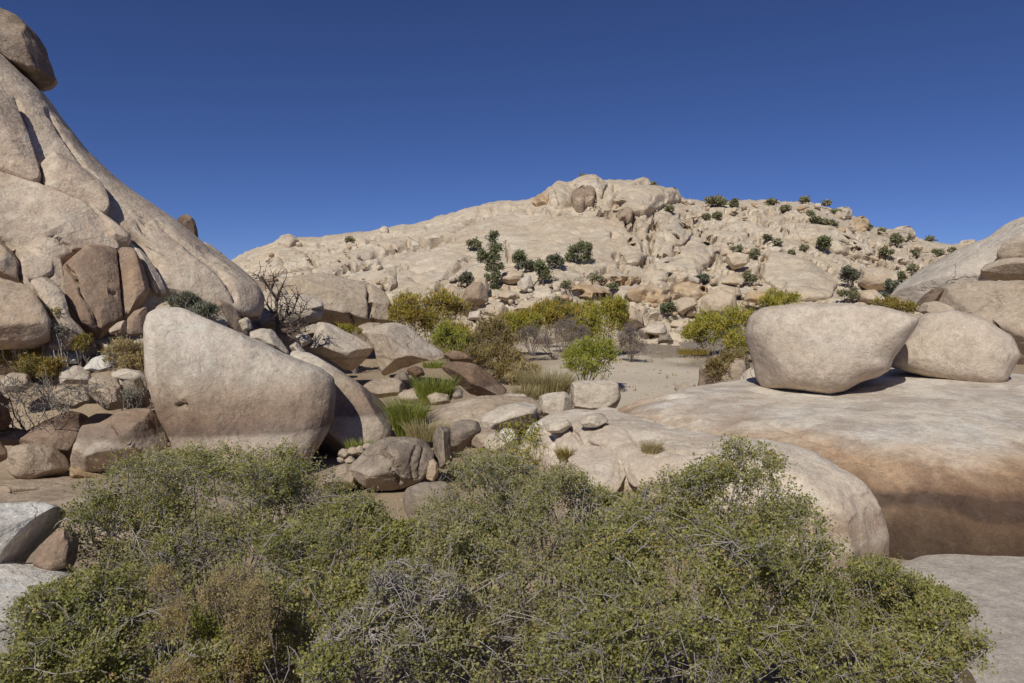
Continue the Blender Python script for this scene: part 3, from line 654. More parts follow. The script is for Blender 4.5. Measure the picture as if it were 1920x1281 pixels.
# ------------------------------------------------------------------ boulders of the basin, left to right
def bo(label, pts, d, mat='tan', name='boulder', cat='boulder', **kw):
    return rock(name, label, cat, pts, d=d, mat=M[mat], **kw)
bo('squarish brown block under the outcrop beside the wedge stone', [(238, 597), (252, 583), (275, 574), (283, 598), (285, 628), (238, 629)], 23.6, 'cliff_dark', k=18, e=0.45, seed=31)
bo('small wedge stone jammed under the outcrop', [(203, 618), (222, 604), (236, 600), (237, 627), (207, 628)], 23.2, 'tan', name='stone', cat='stone', k=13, e=0.5, seed=32)
bo('pale flat slab under the outcrop above the yellow brush', [(174, 636), (198, 626), (240, 628), (284, 632), (290, 648), (230, 660), (186, 652)], 24.5, 'pale', name='slab', cat='slab', k=23, T=0.4, lean=58, seed=33, e=0.35, sharp=7)
bo('pale oval flat rock beside the yellow brush at left', [(75, 666), (96, 655), (130, 652), (154, 660), (158, 668), (146, 682), (112, 684), (80, 676)], 23, 'white', name='flat_rock', cat='rock', k=23, T=0.28, lean=58, seed=34, e=0.35, sharp=7)
bo('pale tilted flat rock with a dark underside beside the pale oval one', [(155, 692), (172, 672), (196, 664), (213, 670), (215, 682), (198, 698), (168, 696)], 21.8, 'white', name='flat_rock', cat='rock', k=23, T=0.25, lean=50, seed=35, e=0.35, sharp=7)
bo('low pale rock under the tilted flat rock', [(108, 706), (122, 688), (150, 684), (172, 698), (168, 722), (112, 720)], 21.2, 'pale', k=21, T=0.45, lean=40, seed=36, e=0.4, sharp=7)
bo('rounded tan rock between the pale flat rocks and the big water stained boulder', [(166, 712), (184, 702), (222, 706), (240, 728), (244, 764), (200, 772), (168, 742)], 20, 'tan', k=23, T=0.6, lean=25, seed=37, cracks=[([(225, 712), (238, 730)], 3, .1)])
bo('small grey rock beside the big stained boulder', [(228, 715), (262, 705), (275, 730), (284, 762), (240, 768)], 19.8, 'elephant', k=18, T=0.4, lean=20, seed=38)
bo('brown rock cut by the left edge behind the dead branches', [(-60, 725), (-5, 728), (14, 748), (22, 790), (10, 806), (-60, 815)], 17.8, 'ring_dark', k=18, seed=39)
bo('small brown rock low at the left edge', [(-50, 830), (0, 828), (14, 842), (15, 860), (0, 868), (-50, 866)], 17, 'ring_dark', k=16, seed=40)
bo('shaded brown rock behind the rounded rock, under dead branches', [(22, 838), (40, 812), (80, 790), (130, 770), (170, 780), (150, 840), (135, 862), (60, 850)], 18.8, 'ring_dark', k=23, T=0.8, lean=35, seed=41)
bo('rounded brown rock at left beside the cracked stained boulder', [(8, 880), (14, 852), (24, 836), (62, 831), (104, 841), (127, 858), (131, 878), (113, 898), (75, 904), (30, 896)], 17.2, 'mid', k=29, T=0.75, e=0.65, seed=42)
bo('cracked brown boulder with a dark water stain beside the big stained boulder', [(131, 884), (132, 842), (140, 812), (152, 797), (190, 792), (219, 773), (250, 766), (282, 764), (308, 792), (317, 828), (296, 850), (290, 872), (224, 880), (180, 884)], 17.6, 'ring', k=39, T=1.0, lean=10, e=0.5, seed=43, rcut=2, cracks=[([(212, 800), (240, 825), (262, 850), (285, 865)], 2.5, 0.12)])
bo('flat ochre base rock under the cracked brown boulder', [(130, 872), (150, 878), (200, 882), (224, 884), (226, 900), (188, 910), (150, 904), (132, 894)], 17.2, 'ochre', k=18, T=0.6, lean=10, seed=44)
bo('small ochre base rock by the foot of the big stained boulder', [(224, 886), (250, 878), (270, 888), (285, 902), (250, 908), (226, 904)], 17.0, 'ochre', k=16, T=0.4, lean=15, seed=45)
bo('huge pale boulder with a dark horizontal water stain, largest on the left', [(277, 622), (283, 594), (300, 585), (344, 583), (392, 604), (440, 625), (536, 670), (596, 692), (620, 710), (625, 740), (622, 778), (608, 812), (578, 862), (540, 900), (450, 915), (345, 905), (328, 830), (300, 778), (281, 706)], 19.2, 'ring', k=64, T=2.0, Tb=2.4, lean=14, e=0.3, en=0.5, seed=46, amp=0.014, amp2=0.006, flake=0.012, sharp=0, bev=0, cuts=[(-0.75, -0.3, 1.0, 0.80), (0.05, 0.55, 1.0, 0.86)], soft=0.05,
   cracks=[([(330, 762), (340, 757), (349, 763)], 3, 0.2)])
bo('stained whaleback boulder leaning behind the huge pale boulder', [(540, 655), (577, 660), (625, 688), (673, 719), (715, 750), (732, 771), (736, 797), (730, 822), (702, 856), (600, 860), (560, 780)], 21.6, 'ring', k=39, T=1.5, lean=20, e=0.38, seed=47, amp=0.015, amp2=0.006, flake=0.012, sharp=0, bev=3)
bo('shaded tan rock under the knob of the outcrop', [(395, 575), (412, 560), (440, 572), (462, 612), (470, 640), (430, 640), (398, 610)], 27, 'cliff_dark', k=21, T=0.9, lean=25, seed=48)  # dark granite here puts the shade below the knob into the colour
bo('grey tan rock ledge behind the top of the huge pale boulder', [(290, 575), (320, 560), (395, 575), (430, 600), (420, 630), (330, 625), (292, 600)], 25, 'tan', name='rock_ledge', cat='ledge', k=23, T=0.8, lean=45, seed=49)
bo('small pale cube of rock below the outcrop knob', [(446, 602), (462, 594), (470, 600), (474, 616), (456, 622)], 26, 'pale', name='stone', cat='stone', k=13, e=0.45, seed=50)
bo('pale pointed rock behind the huge boulder, by the dead tree', [(466, 622), (490, 615), (512, 618), (540, 655), (545, 672), (500, 660), (470, 640)], 24, 'pale', k=21, T=0.7, lean=35, seed=51, rcut=2)
bo('slim pale rock wedged above the stained whaleback boulder', [(541, 650), (556, 640), (572, 658), (580, 668), (560, 676)], 23.5, 'pale', name='stone', cat='stone', k=16, T=0.4, seed=52)
bo('white cracked boulder behind the dead tree', [(486, 602), (494, 574), (515, 556), (560, 549), (602, 562), (607, 580), (602, 600), (560, 612), (520, 617), (490, 614)], 38, 'pale', k=26, T=1.5, lean=18, e=0.55, seed=53, rcut=3, cracks=[([(545, 557), (560, 570), (585, 580), (605, 583)], 2.6, 0.35)])
bo('broad tan boulder wall behind the white cracked boulder', [(530, 528), (560, 516), (610, 512), (690, 530), (718, 546), (732, 570), (737, 610), (700, 622), (640, 616), (600, 606), (540, 575)], 46, 'tan', k=39, T=2.6, lean=15, e=0.45, seed=54, rcut=2, cracks=[([(690, 538), (694, 570), (700, 620)], 3.0, 0.7), ([(655, 590), (660, 618)], 3, 0.4)])
bo('angular tan boulder with a dark overhang below the dead tree', [(563, 652), (575, 640), (588, 634), (594, 603), (618, 606), (677, 633), (703, 652), (694, 666), (664, 694), (646, 694), (606, 668)], 33, 'mid', k=36, T=1.6, lean=14, e=0.5, seed=55, rcut=2, cuts=[(0, -0.9, 0.5, 0.8)])
bo('smooth pale hump boulder beside the angular tan boulder', [(675, 622), (700, 616), (715, 606), (739, 603), (764, 611), (800, 640), (834, 661), (839, 671), (800, 676), (750, 694), (718, 707), (709, 686), (702, 650)], 33.5, 'mid', k=36, T=1.7, lean=12, e=0.52, seed=56, cuts=[(0.1, -0.9, 0.5, 0.82)])
bo('dark wedge boulder with a pale foot beyond the reeds', [(824, 687), (852, 678), (890, 681), (922, 702), (954, 733), (940, 742), (905, 745), (880, 738), (862, 722)], 27.6, 'ring_dark', k=29, T=0.9, lean=22, e=0.55, seed=57)
bo('low brown rock above the dark wedge boulder', [(830, 664), (850, 656), (880, 664), (890, 678), (850, 682)], 34, 'ring_dark', k=18, seed=58)
for n_, (lab, pts, d_, mt) in enumerate([
    ('angular grey stone among the rubble below the pale hump boulder', [(738, 707), (752, 694), (764, 700), (772, 716), (745, 720)], 29, 'elephant'),
    ('dark angular stone in the shade of the pale hump boulder', [(760, 694), (775, 686), (792, 690), (798, 704), (775, 710)], 30, 'ring_dark'),
    ('brown flat rock in front of the dark overhang', [(678, 722), (705, 710), (745, 708), (762, 722), (750, 742), (700, 748)], 27, 'mid'),
    ('low brown ledge rock behind the green reeds', [(745, 738), (790, 722), (845, 728), (850, 748), (800, 762), (750, 756)], 26.5, 'mid'),
    ('grey stone at the end of the low brown ledge', [(846, 732), (858, 724), (868, 732), (868, 746), (850, 750)], 26, 'elephant'),
    ('lumpy pale stone on the low brown ledge', [(800, 742), (818, 734), (842, 740), (846, 756), (810, 762)], 25.5, 'mid')]):
    bo(lab, pts, d_, mt, name='stone', cat='stone', k=16, seed=60 + n_, rcut=2, lean=30)
bo('streaked grey boulder with a cracked front, in the centre above the shrubs', [(655, 880), (662, 868), (682, 846), (702, 829), (732, 818), (770, 819), (800, 829), (815, 850), (806, 880), (788, 902), (750, 917), (696, 920), (668, 900)], 16.4, 'elephant', k=43, T=0.95, lean=8, e=0.5, seed=70, rcut=4, sharp=7,
   cracks=[([(722, 835), (720, 850), (730, 872), (738, 885), (748, 905)], 3.5, 0.12), ([(735, 880), (745, 875), (752, 890)], 3, 0.08), ([(778, 838), (770, 870), (772, 900)], 2.4, 0.06), ([(792, 840), (786, 870), (786, 895)], 2.4, 0.06)])
bo('pale low rock at the left end of the streaked grey boulder', [(603, 905), (618, 884), (645, 869), (664, 880), (672, 905), (660, 918), (612, 918)], 16.2, 'mid', k=21, T=0.5, seed=71)
for n_, (cx_, cy_, r_) in enumerate([(645, 850, 10), (662, 846, 9), (676, 843, 8), (655, 862, 9), (640, 862, 7), (690, 838, 8)]):
    bo(['lumpy rubble stone at the left of the rubble pile by the streaked boulder', 'lumpy rubble stone on top of the rubble pile by the streaked boulder', 'lumpy rubble stone leaning on the streaked boulder', 'lumpy rubble stone in the front of the rubble pile', 'smallest lumpy stone of the rubble pile by the streaked boulder', 'lumpy rubble stone touching the crest of the streaked boulder'][n_],
       [(cx_ + r_ * 1.3 * math.cos(a) * random.Random(n_ * 9 + int(a * 9)).uniform(0.8, 1.15), cy_ + r_ * math.sin(a)) for a in np.linspace(0, 6.28, 8)[:-1]], 17.4, 'mid', name='stone', cat='stone', k=10, seed=80 + n_, rcut=3, e=0.32, sharp=5, smooth=0)
bo('small egg shaped pale stone at the right of the streaked grey boulder', [(796, 882), (802, 866), (813, 860), (822, 872), (822, 892), (812, 904), (799, 898)], 16, 'warm', name='stone', cat='stone', k=16, seed=86)
bo('dark blocky rock beside the egg shaped stone', [(812, 850), (812, 812), (820, 800), (836, 798), (846, 810), (850, 860), (836, 880), (818, 876)], 17, 'elephant', k=21, T=0.5, seed=87, rcut=2)
bo('dark lumpy rock right of the dark blocky rock', [(842, 812), (850, 790), (870, 785), (898, 790), (904, 812), (890, 832), (862, 850), (846, 846)], 17.4, 'elephant', k=23, T=0.6, seed=88, rcut=3)
bo('round rock half hidden by the centre shrub', [(754, 935), (764, 916), (790, 905), (830, 902), (870, 930), (880, 980), (820, 1000), (765, 975)], 14.2, 'elephant', k=23, T=0.6, seed=89)
bo('pale sloping bedrock slab in the middle behind the streaked boulder', [(760, 800), (800, 772), (860, 752), (930, 742), (1000, 744), (1020, 770), (1000, 790), (900, 808), (800, 812)], 22, 'mid', name='slab', cat='slab', k=28, T=0.8, lean=62, seed=90, e=0.5)
bo('pale block beside the sloping bedrock slab', [(898, 800), (905, 778), (940, 760), (985, 752), (1008, 760), (1004, 790), (960, 808), (912, 822)], 18.5, 'pale', k=23, T=0.8, lean=35, seed=91)
bo('small white rock behind the willow sapling', [(930, 815), (945, 802), (965, 804), (972, 830), (950, 845), (932, 838)], 16.5, 'white', k=18, seed=92, name='stone', cat='stone')
bo('white rounded rock right of the willow sapling', [(985, 812), (1000, 792), (1022, 790), (1038, 812), (1040, 848), (1010, 856), (988, 840)], 16.3, 'white', k=18, seed=93)
bo('squat pale block boulder on the sand, larger of the pair', [(1068, 722), (1080, 714), (1110, 713), (1146, 712), (1160, 722), (1163, 745), (1156, 766), (1130, 772), (1090, 772), (1076, 764), (1070, 745)], 24, 'pale', k=29, T=0.75, lean=14, e=0.38, seed=94, rcut=1)
bo('pale block boulder on the sand, smaller and left of the pair', [(1010, 744), (1024, 737), (1062, 734), (1072, 748), (1074, 768), (1062, 780), (1014, 782)], 23.2, 'pale', k=25, T=0.6, lean=16, e=0.4, seed=95)
bo('lichen covered brown rock at the edge of the dry wash', [(1308, 728), (1312, 690), (1330, 668), (1366, 660), (1400, 664), (1410, 700), (1400, 730), (1340, 734)], 31, 'cap', k=28, T=1.0, lean=12, seed=96, cracks=[([(1318, 725), (1322, 695), (1340, 672)], 3, .2)])
bo('small pale rock beside the large balanced boulder', [(1384, 722), (1390, 700), (1410, 688), (1425, 700), (1428, 726), (1400, 732)], 25, 'pale', k=18, seed=97)

# ------------------------------------------------------------------ right: the shelf, its rounded nose, the balanced pair
plan_rock('rock_shelf', 'broad pale rock shelf with a brown stained front at right', 'rock shelf', [(5.4, 13.8), (6.8, 12.5), (9, 11.9), (14, 11.7), (19, 14), (19.5, 24), (13, 27.5), (8.5, 25), (5.0, 23), (3.0, 21), (2.4, 19), (3.4, 16.4)], 0.9, 2.35, M['shelf'], k=88, e=0.34, en=0.5, seed=101, amp=0.026, amp2=0.008, flake=0.014, sharp=0, bev=0, key='shelf', tilt=lambda x, y: 0.012 * (x - 9) + 0.04 * (y - 18),
          cracks=[([(1560, 845), (1640, 870), (1700, 915)], 4, 0.12), ([(1430, 790), (1500, 815), (1560, 835)], 3, 0.08)])
plan_rock('rock_ridge', 'rounded tan rock ridge ending in a blunt nose before the shelf', 'rock ridge', [(6.45, 11.3), (6.4, 12.3), (5.5, 13.8), (4.1, 15.6), (2.6, 17.2), (1.0, 18.0), (0.1, 17.0), (0.4, 15), (1.3, 13), (3.0, 11.2), (5.2, 10.3)], 1.35, 1.95, M['nose'], k=62, e=0.45, en=0.6, seed=102, amp=0.045, amp2=0.012, flake=0.03, sharp=3, bev=0, key='nose',
          cracks=[([(1165, 775), (1180, 810), (1200, 840), (1290, 850)], 3, 0.08), ([(1060, 790), (1090, 830), (1130, 836)], 3, 0.12), ([(1230, 785), (1300, 830), (1345, 885)], 3.5, 0.12), ([(1400, 800), (1450, 840), (1470, 900)], 3.5, 0.1), ([(1010, 790), (1035, 820), (1040, 850)], 3, .08)])
bo('large smooth balanced boulder, left and bigger of the pair on the shelf', [(1398, 628), (1407, 594), (1431, 578), (1497, 570), (1584, 570), (1650, 576), (1694, 587), (1722, 598), (1715, 614), (1694, 645), (1674, 671), (1667, 693), (1645, 706), (1615, 714), (1584, 732), (1554, 739), (1497, 731), (1431, 726), (1419, 708), (1410, 667)], 20.6, 'balanced', k=54, T=1.75, Tb=1.9, lean=4, e=0.5, en=0.62, seed=103, amp=0.016, amp2=0.003, flake=0.006, sharp=0, bev=0, cuts=[(0.1, 0.5, 1, 0.86), (-0.85, -0.5, 0.75, 0.84)], soft=0.08)
bo('smooth oval balanced boulder, right and smaller of the pair on the shelf', [(1658, 684), (1670, 658), (1700, 614), (1732, 588), (1790, 581), (1847, 599), (1899, 632), (1915, 667), (1901, 690), (1888, 715), (1864, 725), (1794, 720), (1737, 707), (1682, 692)], 21.6, 'balanced', k=45, T=1.4, lean=8, e=0.55, en=0.65, seed=104, amp=0.016, amp2=0.003, flake=0.006, sharp=0, bev=0, cuts=[(0.0, 0.6, 1, 0.86)], soft=0.08)
bo('low grey rock peeking out behind the balanced pair', [(1718, 582), (1730, 568), (1756, 564), (1785, 574), (1800, 590), (1750, 600)], 27, 'tan', k=18, seed=105)
bo('tan cliff block at the right edge behind the oval boulder', [(1742, 566), (1764, 545), (1790, 529), (1860, 523), (1930, 520), (2100, 515), (2100, 720), (1900, 700), (1800, 640)], 36, 'tan', name='rock_block', cat='rock', k=39, T=2.5, lean=10, e=0.4, seed=106, rcut=2, cracks=[([(1860, 530), (1870, 580), (1868, 640)], 3, .25), ([(1790, 535), (1850, 545), (1920, 548)], 3, .2)])
bo('dark pitted rock in the gap left of the tan cliff block', [(1716, 572), (1728, 556), (1750, 540), (1772, 540), (1764, 560), (1742, 578)], 38, 'dark', name='rock', cat='rock', k=16, seed=107, rcut=3)
bo('grey streaked slab sloping up to the right edge', [(1668, 560), (1688, 533), (1736, 498), (1800, 463), (1850, 446), (1880, 423), (1896, 414), (1925, 406), (2120, 400), (2120, 560), (1900, 560), (1760, 585), (1700, 585)], 52, 'greyslab', name='rock_slab', cat='slab', k=46, T=3, Tb=8, lean=45, e=0.45, seed=108, key='gslab', amp=0.02)
for n_, (lab, pts) in enumerate([
    ('pale ledge block lying on the grey streaked slab at right', [(1836, 515), (1850, 492), (1900, 486), (1990, 484), (1990, 518), (1880, 522)]),
    ('tan boulder above the pale ledge block at right', [(1866, 487), (1880, 468), (1905, 458), (1990, 450), (1990, 486), (1900, 488)]),
    ]):
    rock('boulder', lab, 'boulder', pts, on='gslab', off=0.5, T=1.2, mat=M[['tan', 'tan', 'dark'][n_]], k=21, seed=110 + n_, e=0.45, rcut=2)

# ------------------------------------------------------------------ foreground rocks
plan_rock('rock_slab', 'pale rock slab at the lower left corner', 'slab', [(-8, 7.3), (-4.5, 7.1), (-3.95, 6.5), (-3.75, 5.4), (-3.9, 4), (-8, 4)], 2.3, 1.15, M['white'], k=28, e=0.45, seed=120, amp=0.02)
bo('bleached white boulder with a shaded undercut at the left edge', [(-90, 950), (0, 942), (60, 940), (104, 948), (130, 962), (118, 985), (80, 1018), (52, 1050), (38, 1072), (0, 1078), (-90, 1080)], 6.9, 'white', k=36, T=0.45, lean=12, e=0.5, seed=121, rcut=1, cuts=[(0.75, -0.6, 0.4, 0.55)], amp=0.03)
bo('brown broken rock in the undercut of the white boulder', [(60, 1066), (75, 1030), (100, 1000), (130, 985), (148, 1010), (140, 1060), (100, 1072)], 6.75, 'brownrec', name='stone', cat='stone', k=25, T=0.2, lean=25, seed=122, rcut=3, lay=0.06)
plan_rock('floor_slab', 'flat grey rock floor in the lower right corner', 'slab', [(5.0, 6.0), (5.6, 9), (6.2, 11.6), (8, 12.6), (14, 12.4), (14, 6)], 0.95, 0.52, M['floor_slab'], k=28, e=0.3, en=0.4, seed=123, amp=0.01, amp2=0.004, flake=0.01, sharp=0, bev=0)
plan_rock('bedrock_shelf', 'low brown bedrock shelf in front of the left boulders', 'bedrock', [(-16, 13.5), (-10, 12.8), (-5, 13.2), (-3, 14.6), (-4, 16.2), (-8, 17.4), (-13, 17.4), (-17, 16.5)], 0.95, 0.65, M['mid'], k=29, e=0.5, seed=124, amp=0.02)
# jointed slabs and pale rubble at the near end of the ridge
for n_, (lab, pts, d_, mt, kw) in enumerate([
    ('pale jointed slab at the left end of the rock ridge', [(1012, 800), (1030, 784), (1062, 778), (1092, 800), (1104, 838), (1070, 850), (1030, 846)], 15.6, 'nose', dict(lean=45, T=0.5)),
    ('pale jointed slab next to the left end of the rock ridge', [(1072, 780), (1110, 770), (1160, 776), (1176, 800), (1190, 836), (1150, 846), (1110, 838)], 15.4, 'nose', dict(lean=48, T=0.5)),
    ('large pale lumpy rock below the golden grass tuft', [(1062, 862), (1085, 846), (1130, 838), (1168, 850), (1180, 885), (1150, 930), (1090, 925)], 12.8, 'nose', dict(lean=58, T=0.35)),
    ('pale cracked rock right of the large lumpy one by the straw tuft', [(1160, 852), (1200, 836), (1250, 838), (1290, 856), (1300, 900), (1240, 925), (1180, 910)], 12.6, 'nose', dict(lean=58, T=0.35)),
    ('pinkish rock showing between the centre and right shrubs', [(1190, 915), (1215, 900), (1245, 905), (1255, 930), (1220, 945)], 11.8, 'warm', dict(lean=30, T=0.3))]):
    bo(lab, pts, d_, mt, k=29, e=0.42, seed=130 + n_, rcut=3, sharp=6, name='rock', cat='rock', **kw)
# filler rocks of the left slope and the middle: angular, packed against each other
FILL = [('pale broken block left of the smaller block boulder', [(962, 790), (975, 768), (1004, 764), (1014, 782), (1000, 800)], 19.5, 'pale'), ('pale angular block in front of the smaller block boulder', [(1020, 800), (1032, 784), (1060, 782), (1074, 796), (1056, 812), (1030, 812)], float(surf('nose', 1046, 806)[0]) - 0.3, 'pale'),
  ('cream block in front of the larger block boulder', [(1084, 790), (1100, 776), (1130, 774), (1142, 790), (1120, 802), (1094, 802)], float(surf('nose', 1112, 798)[0]) - 0.3, 'pale'), ('cream slab between the dark lumpy rock and the willow sapling', [(905, 830), (918, 812), (945, 812), (954, 836), (935, 852), (912, 848)], 16.2, 'nose'),
  ('pale block at the upper end of the sloping bedrock slab', [(930, 752), (950, 738), (985, 738), (994, 752), (965, 762)], 23.5, 'pale'), ('cream block low in the rocks left of the golden tuft', [(1030, 868), (1042, 850), (1066, 852), (1070, 876), (1048, 886)], 14, 'nose'),
  ('grey angular rock under the yellow brush at the left edge', [(0, 712), (20, 698), (52, 700), (66, 722), (40, 738), (4, 734)], 20.5, 'tan'), ('tan broken block between the dead branches and the round tan rock', [(92, 738), (118, 720), (160, 726), (172, 752), (140, 768), (100, 762)], 19.8, 'tan'),
  ('pale split rock above the pale oval flat rock', [(88, 648), (110, 634), (146, 638), (160, 650), (130, 658), (96, 656)], 22.9, 'warm'), ('narrow pale rock between the yellow brush and the huge boulder', [(206, 700), (232, 690), (268, 696), (282, 712), (250, 720), (214, 716)], 20.6, 'pale'),
  ('brown ledge rock behind the rounded brown rock at left', [(-30, 812), (10, 800), (50, 806), (62, 828), (20, 836), (-30, 834)], 18.2, 'ring_dark'), ('flat brown rock in the bedrock left of the foreground shrub', [(-20, 915), (40, 900), (110, 906), (150, 918), (100, 932), (10, 934)], 15.8, 'mid'),
  ('wedge of tan rock low by the foot of the cracked boulder', [(262, 868), (282, 850), (310, 846), (322, 872), (300, 896), (270, 892)], 17.3, 'ring'), ('angular tan rock behind the dead tree at its left', [(440, 570), (470, 560), (494, 572), (490, 600), (460, 604), (444, 592)], 34, 'tan'),
  ('tan block between the outcrop end and the white cracked boulder', [(480, 560), (500, 540), (530, 536), (545, 556), (520, 574), (490, 576)], 42, 'tan'), ('low tan rock in front of the white cracked boulder', [(560, 618), (590, 606), (610, 612), (600, 630), (570, 634)], 35.5, 'mid'),
  ('small angular rock left of the angular tan boulder', [(545, 640), (560, 626), (580, 628), (586, 642), (566, 652)], 32, 'pale'), ('tan rock behind the pale hump boulder at its left', [(670, 612), (690, 604), (716, 606), (712, 622), (684, 628)], 36, 'tan'),
  ('broken slab before the dark wedge boulder', [(868, 750), (900, 742), (960, 740), (975, 752), (930, 764), (880, 762)], 25, 'mid'), ('grey cracked rock between the dark lumpy rock and the pale block', [(880, 812), (905, 800), (935, 808), (940, 834), (905, 846), (884, 836)], 17.2, 'mid'),
  ('pale angular rock half under the willow sapling', [(962, 842), (985, 828), (1012, 836), (1020, 862), (985, 872)], 15, 'pale'), ('pale rock wedged between the two jointed slabs and the block pair', [(1100, 775), (1130, 762), (1170, 768), (1180, 784), (1140, 790)], 20.5, 'pale'),
  ('long pale bedrock hump between the block pair and the shelf', [(1150, 772), (1200, 748), (1270, 738), (1330, 742), (1350, 764), (1260, 782), (1180, 788)], 20.0, 'shelf'), ('low tan boulder on the sand beside the lichen covered rock', [(1262, 728), (1282, 716), (1306, 722), (1304, 738), (1274, 740)], 29, 'tan'),
  ('small pale rock at the left of the bare mauve thicket', [(962, 674), (974, 662), (988, 668), (986, 682), (968, 684)], 35.5, 'pale')]
for n_, (lab, pts, d_, mt) in enumerate(FILL):
    bo(lab, pts, d_, mt, name='rock', cat='rock', k=16, lean=35, rcut=3, seed=150 + n_)
# ------------------------------------------------------------------ ledges of the hill (parts) and boulders lying on it (things)
def hl(name, pts, off=0.4, T=1.2, mat='hill', **kw):
    rock(name, None, None, pts, on='hill', off=off, T=T, mat=M[mat], parent=hill, **{'k': 15, 'e': 0.45, 'rcut': 2, 'smooth': 0, **kw})
hl('summit_block', [(1030, 384), (1028, 362), (1042, 350), (1066, 344), (1075, 362), (1072, 384), (1050, 392)], T=1.6, off=0.8, seed=201, k=17, cracks=[([(1036, 358), (1040, 386)], 3, 1.0)])
hl('summit_block', [(1074, 388), (1072, 370), (1082, 357), (1096, 356), (1098, 386), (1086, 390)], mat='hillbrown', T=1.2, off=1.0, seed=202, e=0.22, bev=0, rcut=3)
hl('summit_block', [(1097, 388), (1096, 360), (1106, 355), (1116, 364), (1114, 382)], mat='hillbrown', T=1.2, off=0.9, seed=203, e=0.22, bev=0, rcut=3)
hl('summit_block', [(1060, 354), (1075, 342), (1120, 336), (1140, 345), (1128, 368), (1100, 358)], T=1.6, off=0.6, seed=204, k=17)
hl('summit_slab', [(1128, 384), (1135, 372), (1170, 352), (1215, 350), (1250, 358), (1262, 375), (1230, 395), (1190, 400), (1160, 395)], T=1.4, off=1.0, seed=205, k=20)
hl('summit_block', [(1155, 402), (1162, 394), (1185, 398), (1192, 404), (1180, 413), (1162, 410)], mat='hillbrown', T=0.9, off=1.0, seed=206)  # brown tone paints in the shade on the summit slab's underside
hl('summit_slab', [(998, 382), (1012, 370), (1030, 366), (1026, 380), (1006, 386)], T=0.9, off=0.5, seed=207, mat='hillorange')
hl('summit_block', [(1180, 346), (1190, 338), (1215, 340), (1222, 350), (1200, 356)], T=1.2, seed=208)
hl('summit_block', [(1230, 368), (1240, 358), (1268, 358), (1276, 376), (1250, 384)], T=1.4, seed=209)
hl('ledge', [(1106, 528), (1130, 520), (1195, 520), (1203, 526), (1180, 531), (1120, 531)], mat='hillorange', T=0.6, off=0.6, seed=210)
hl('ledge', [(1068, 540), (1090, 530), (1130, 540), (1150, 552), (1120, 560), (1085, 555)], mat='hillorange', T=0.7, off=0.7, seed=211, k=17)
hl('ledge', [(1175, 548), (1200, 538), (1250, 545), (1278, 556), (1240, 566), (1190, 558)], mat='hillorange', T=0.8, off=0.8, seed=212, k=17)
hl('ledge', [(1258, 540), (1290, 530), (1325, 540), (1330, 552), (1290, 558), (1262, 552)], mat='hillorange', T=0.7, off=0.7, seed=213)
hl('slab', [(1205, 500), (1250, 482), (1300, 478), (1318, 500), (1310, 520), (1270, 528), (1215, 522)], T=0.8, off=0.3, seed=214, k=18)
hl('slab', [(1268, 478), (1290, 455), (1325, 450), (1345, 470), (1325, 505), (1300, 505)], T=0.8, off=0.3, seed=215, k=18)
hl('slab', [(1240, 430), (1262, 405), (1290, 420), (1300, 440), (1278, 462), (1250, 450)], T=0.8, off=0.2, seed=216)
hl('slab', [(1420, 478), (1450, 470), (1520, 495), (1570, 530), (1560, 560), (1480, 560), (1425, 520)], T=0.9, off=0.3, seed=217, k=20, e=0.5, rcut=0)
hl('slab', [(1490, 420), (1560, 425), (1640, 470), (1640, 490), (1560, 470), (1500, 445)], T=0.8, off=0.2, seed=218, k=18, rcut=0)
hl('slab', [(1160, 470), (1178, 440), (1200, 450), (1215, 480), (1195, 500), (1175, 500)], T=0.8, off=0.1, seed=219, rcut=0)
hl('skyline_block', [(1560, 396), (1572, 388), (1590, 396), (1596, 408), (1575, 410)], T=1.2, seed=220)
hl('skyline_block', [(1600, 412), (1612, 406), (1628, 420), (1626, 432), (1606, 428)], T=1.2, seed=221, mat='hillorange')
hl('skyline_block', [(1660, 438), (1680, 428), (1705, 432), (1716, 446), (1690, 452), (1668, 450)], T=1.6, seed=222)
hl('skyline_block', [(520, 458), (528, 447), (555, 446), (562, 455), (540, 462)], T=1.0, seed=223)
hl('skyline_block', [(712, 434), (718, 427), (728, 428), (728, 436)], T=0.6, seed=224, k=10)
hl('skyline_block', [(1796, 460), (1802, 452), (1826, 452), (1828, 462)], T=1.2, seed=225, k=12)
hl('slab', [(715, 535), (725, 512), (742, 510), (745, 535), (730, 545)], T=0.8, off=0.5, seed=227)
hl('slab', [(835, 560), (838, 540), (860, 545), (890, 565), (880, 580), (850, 580)], T=0.9, off=0.8, seed=228, mat='hillrock')

def hb(label, pts, mat='hillrock', off=0.3, **kw):
    rock('boulder', label, 'boulder', pts, d='stand', on='hill', off=off, mat=M[mat], **{'k': 15, 'lean': 12, 'rcut': 2, 'e': 0.42, 'smooth': 0, **kw})
hb('brown and pink boulder below the tall hillside pine', [(866, 562), (872, 540), (888, 528), (905, 530), (915, 548), (916, 566), (900, 574), (876, 572)], 'hillbrown', seed=231)
hb('pale pink boulder behind the brown one below the pine', [(880, 540), (892, 522), (912, 520), (918, 545), (900, 556)], seed=232)
hb('pinkish boulder to the right of the tall hillside pine', [(938, 528), (942, 512), (960, 506), (982, 514), (980, 526), (960, 534)], seed=233)
hb('grey white boulder between the two hillside bushes', [(970, 540), (976, 522), (994, 514), (1000, 535), (985, 548)], 'pale', seed=234)
hb('round cream boulder at the foot of the tall pine', [(932, 560), (936, 546), (952, 542), (968, 548), (968, 560), (950, 566)], seed=235)
hb('cream boulder just under the round one by the pine', [(936, 545), (944, 532), (956, 536), (958, 548), (944, 550)], seed=236)
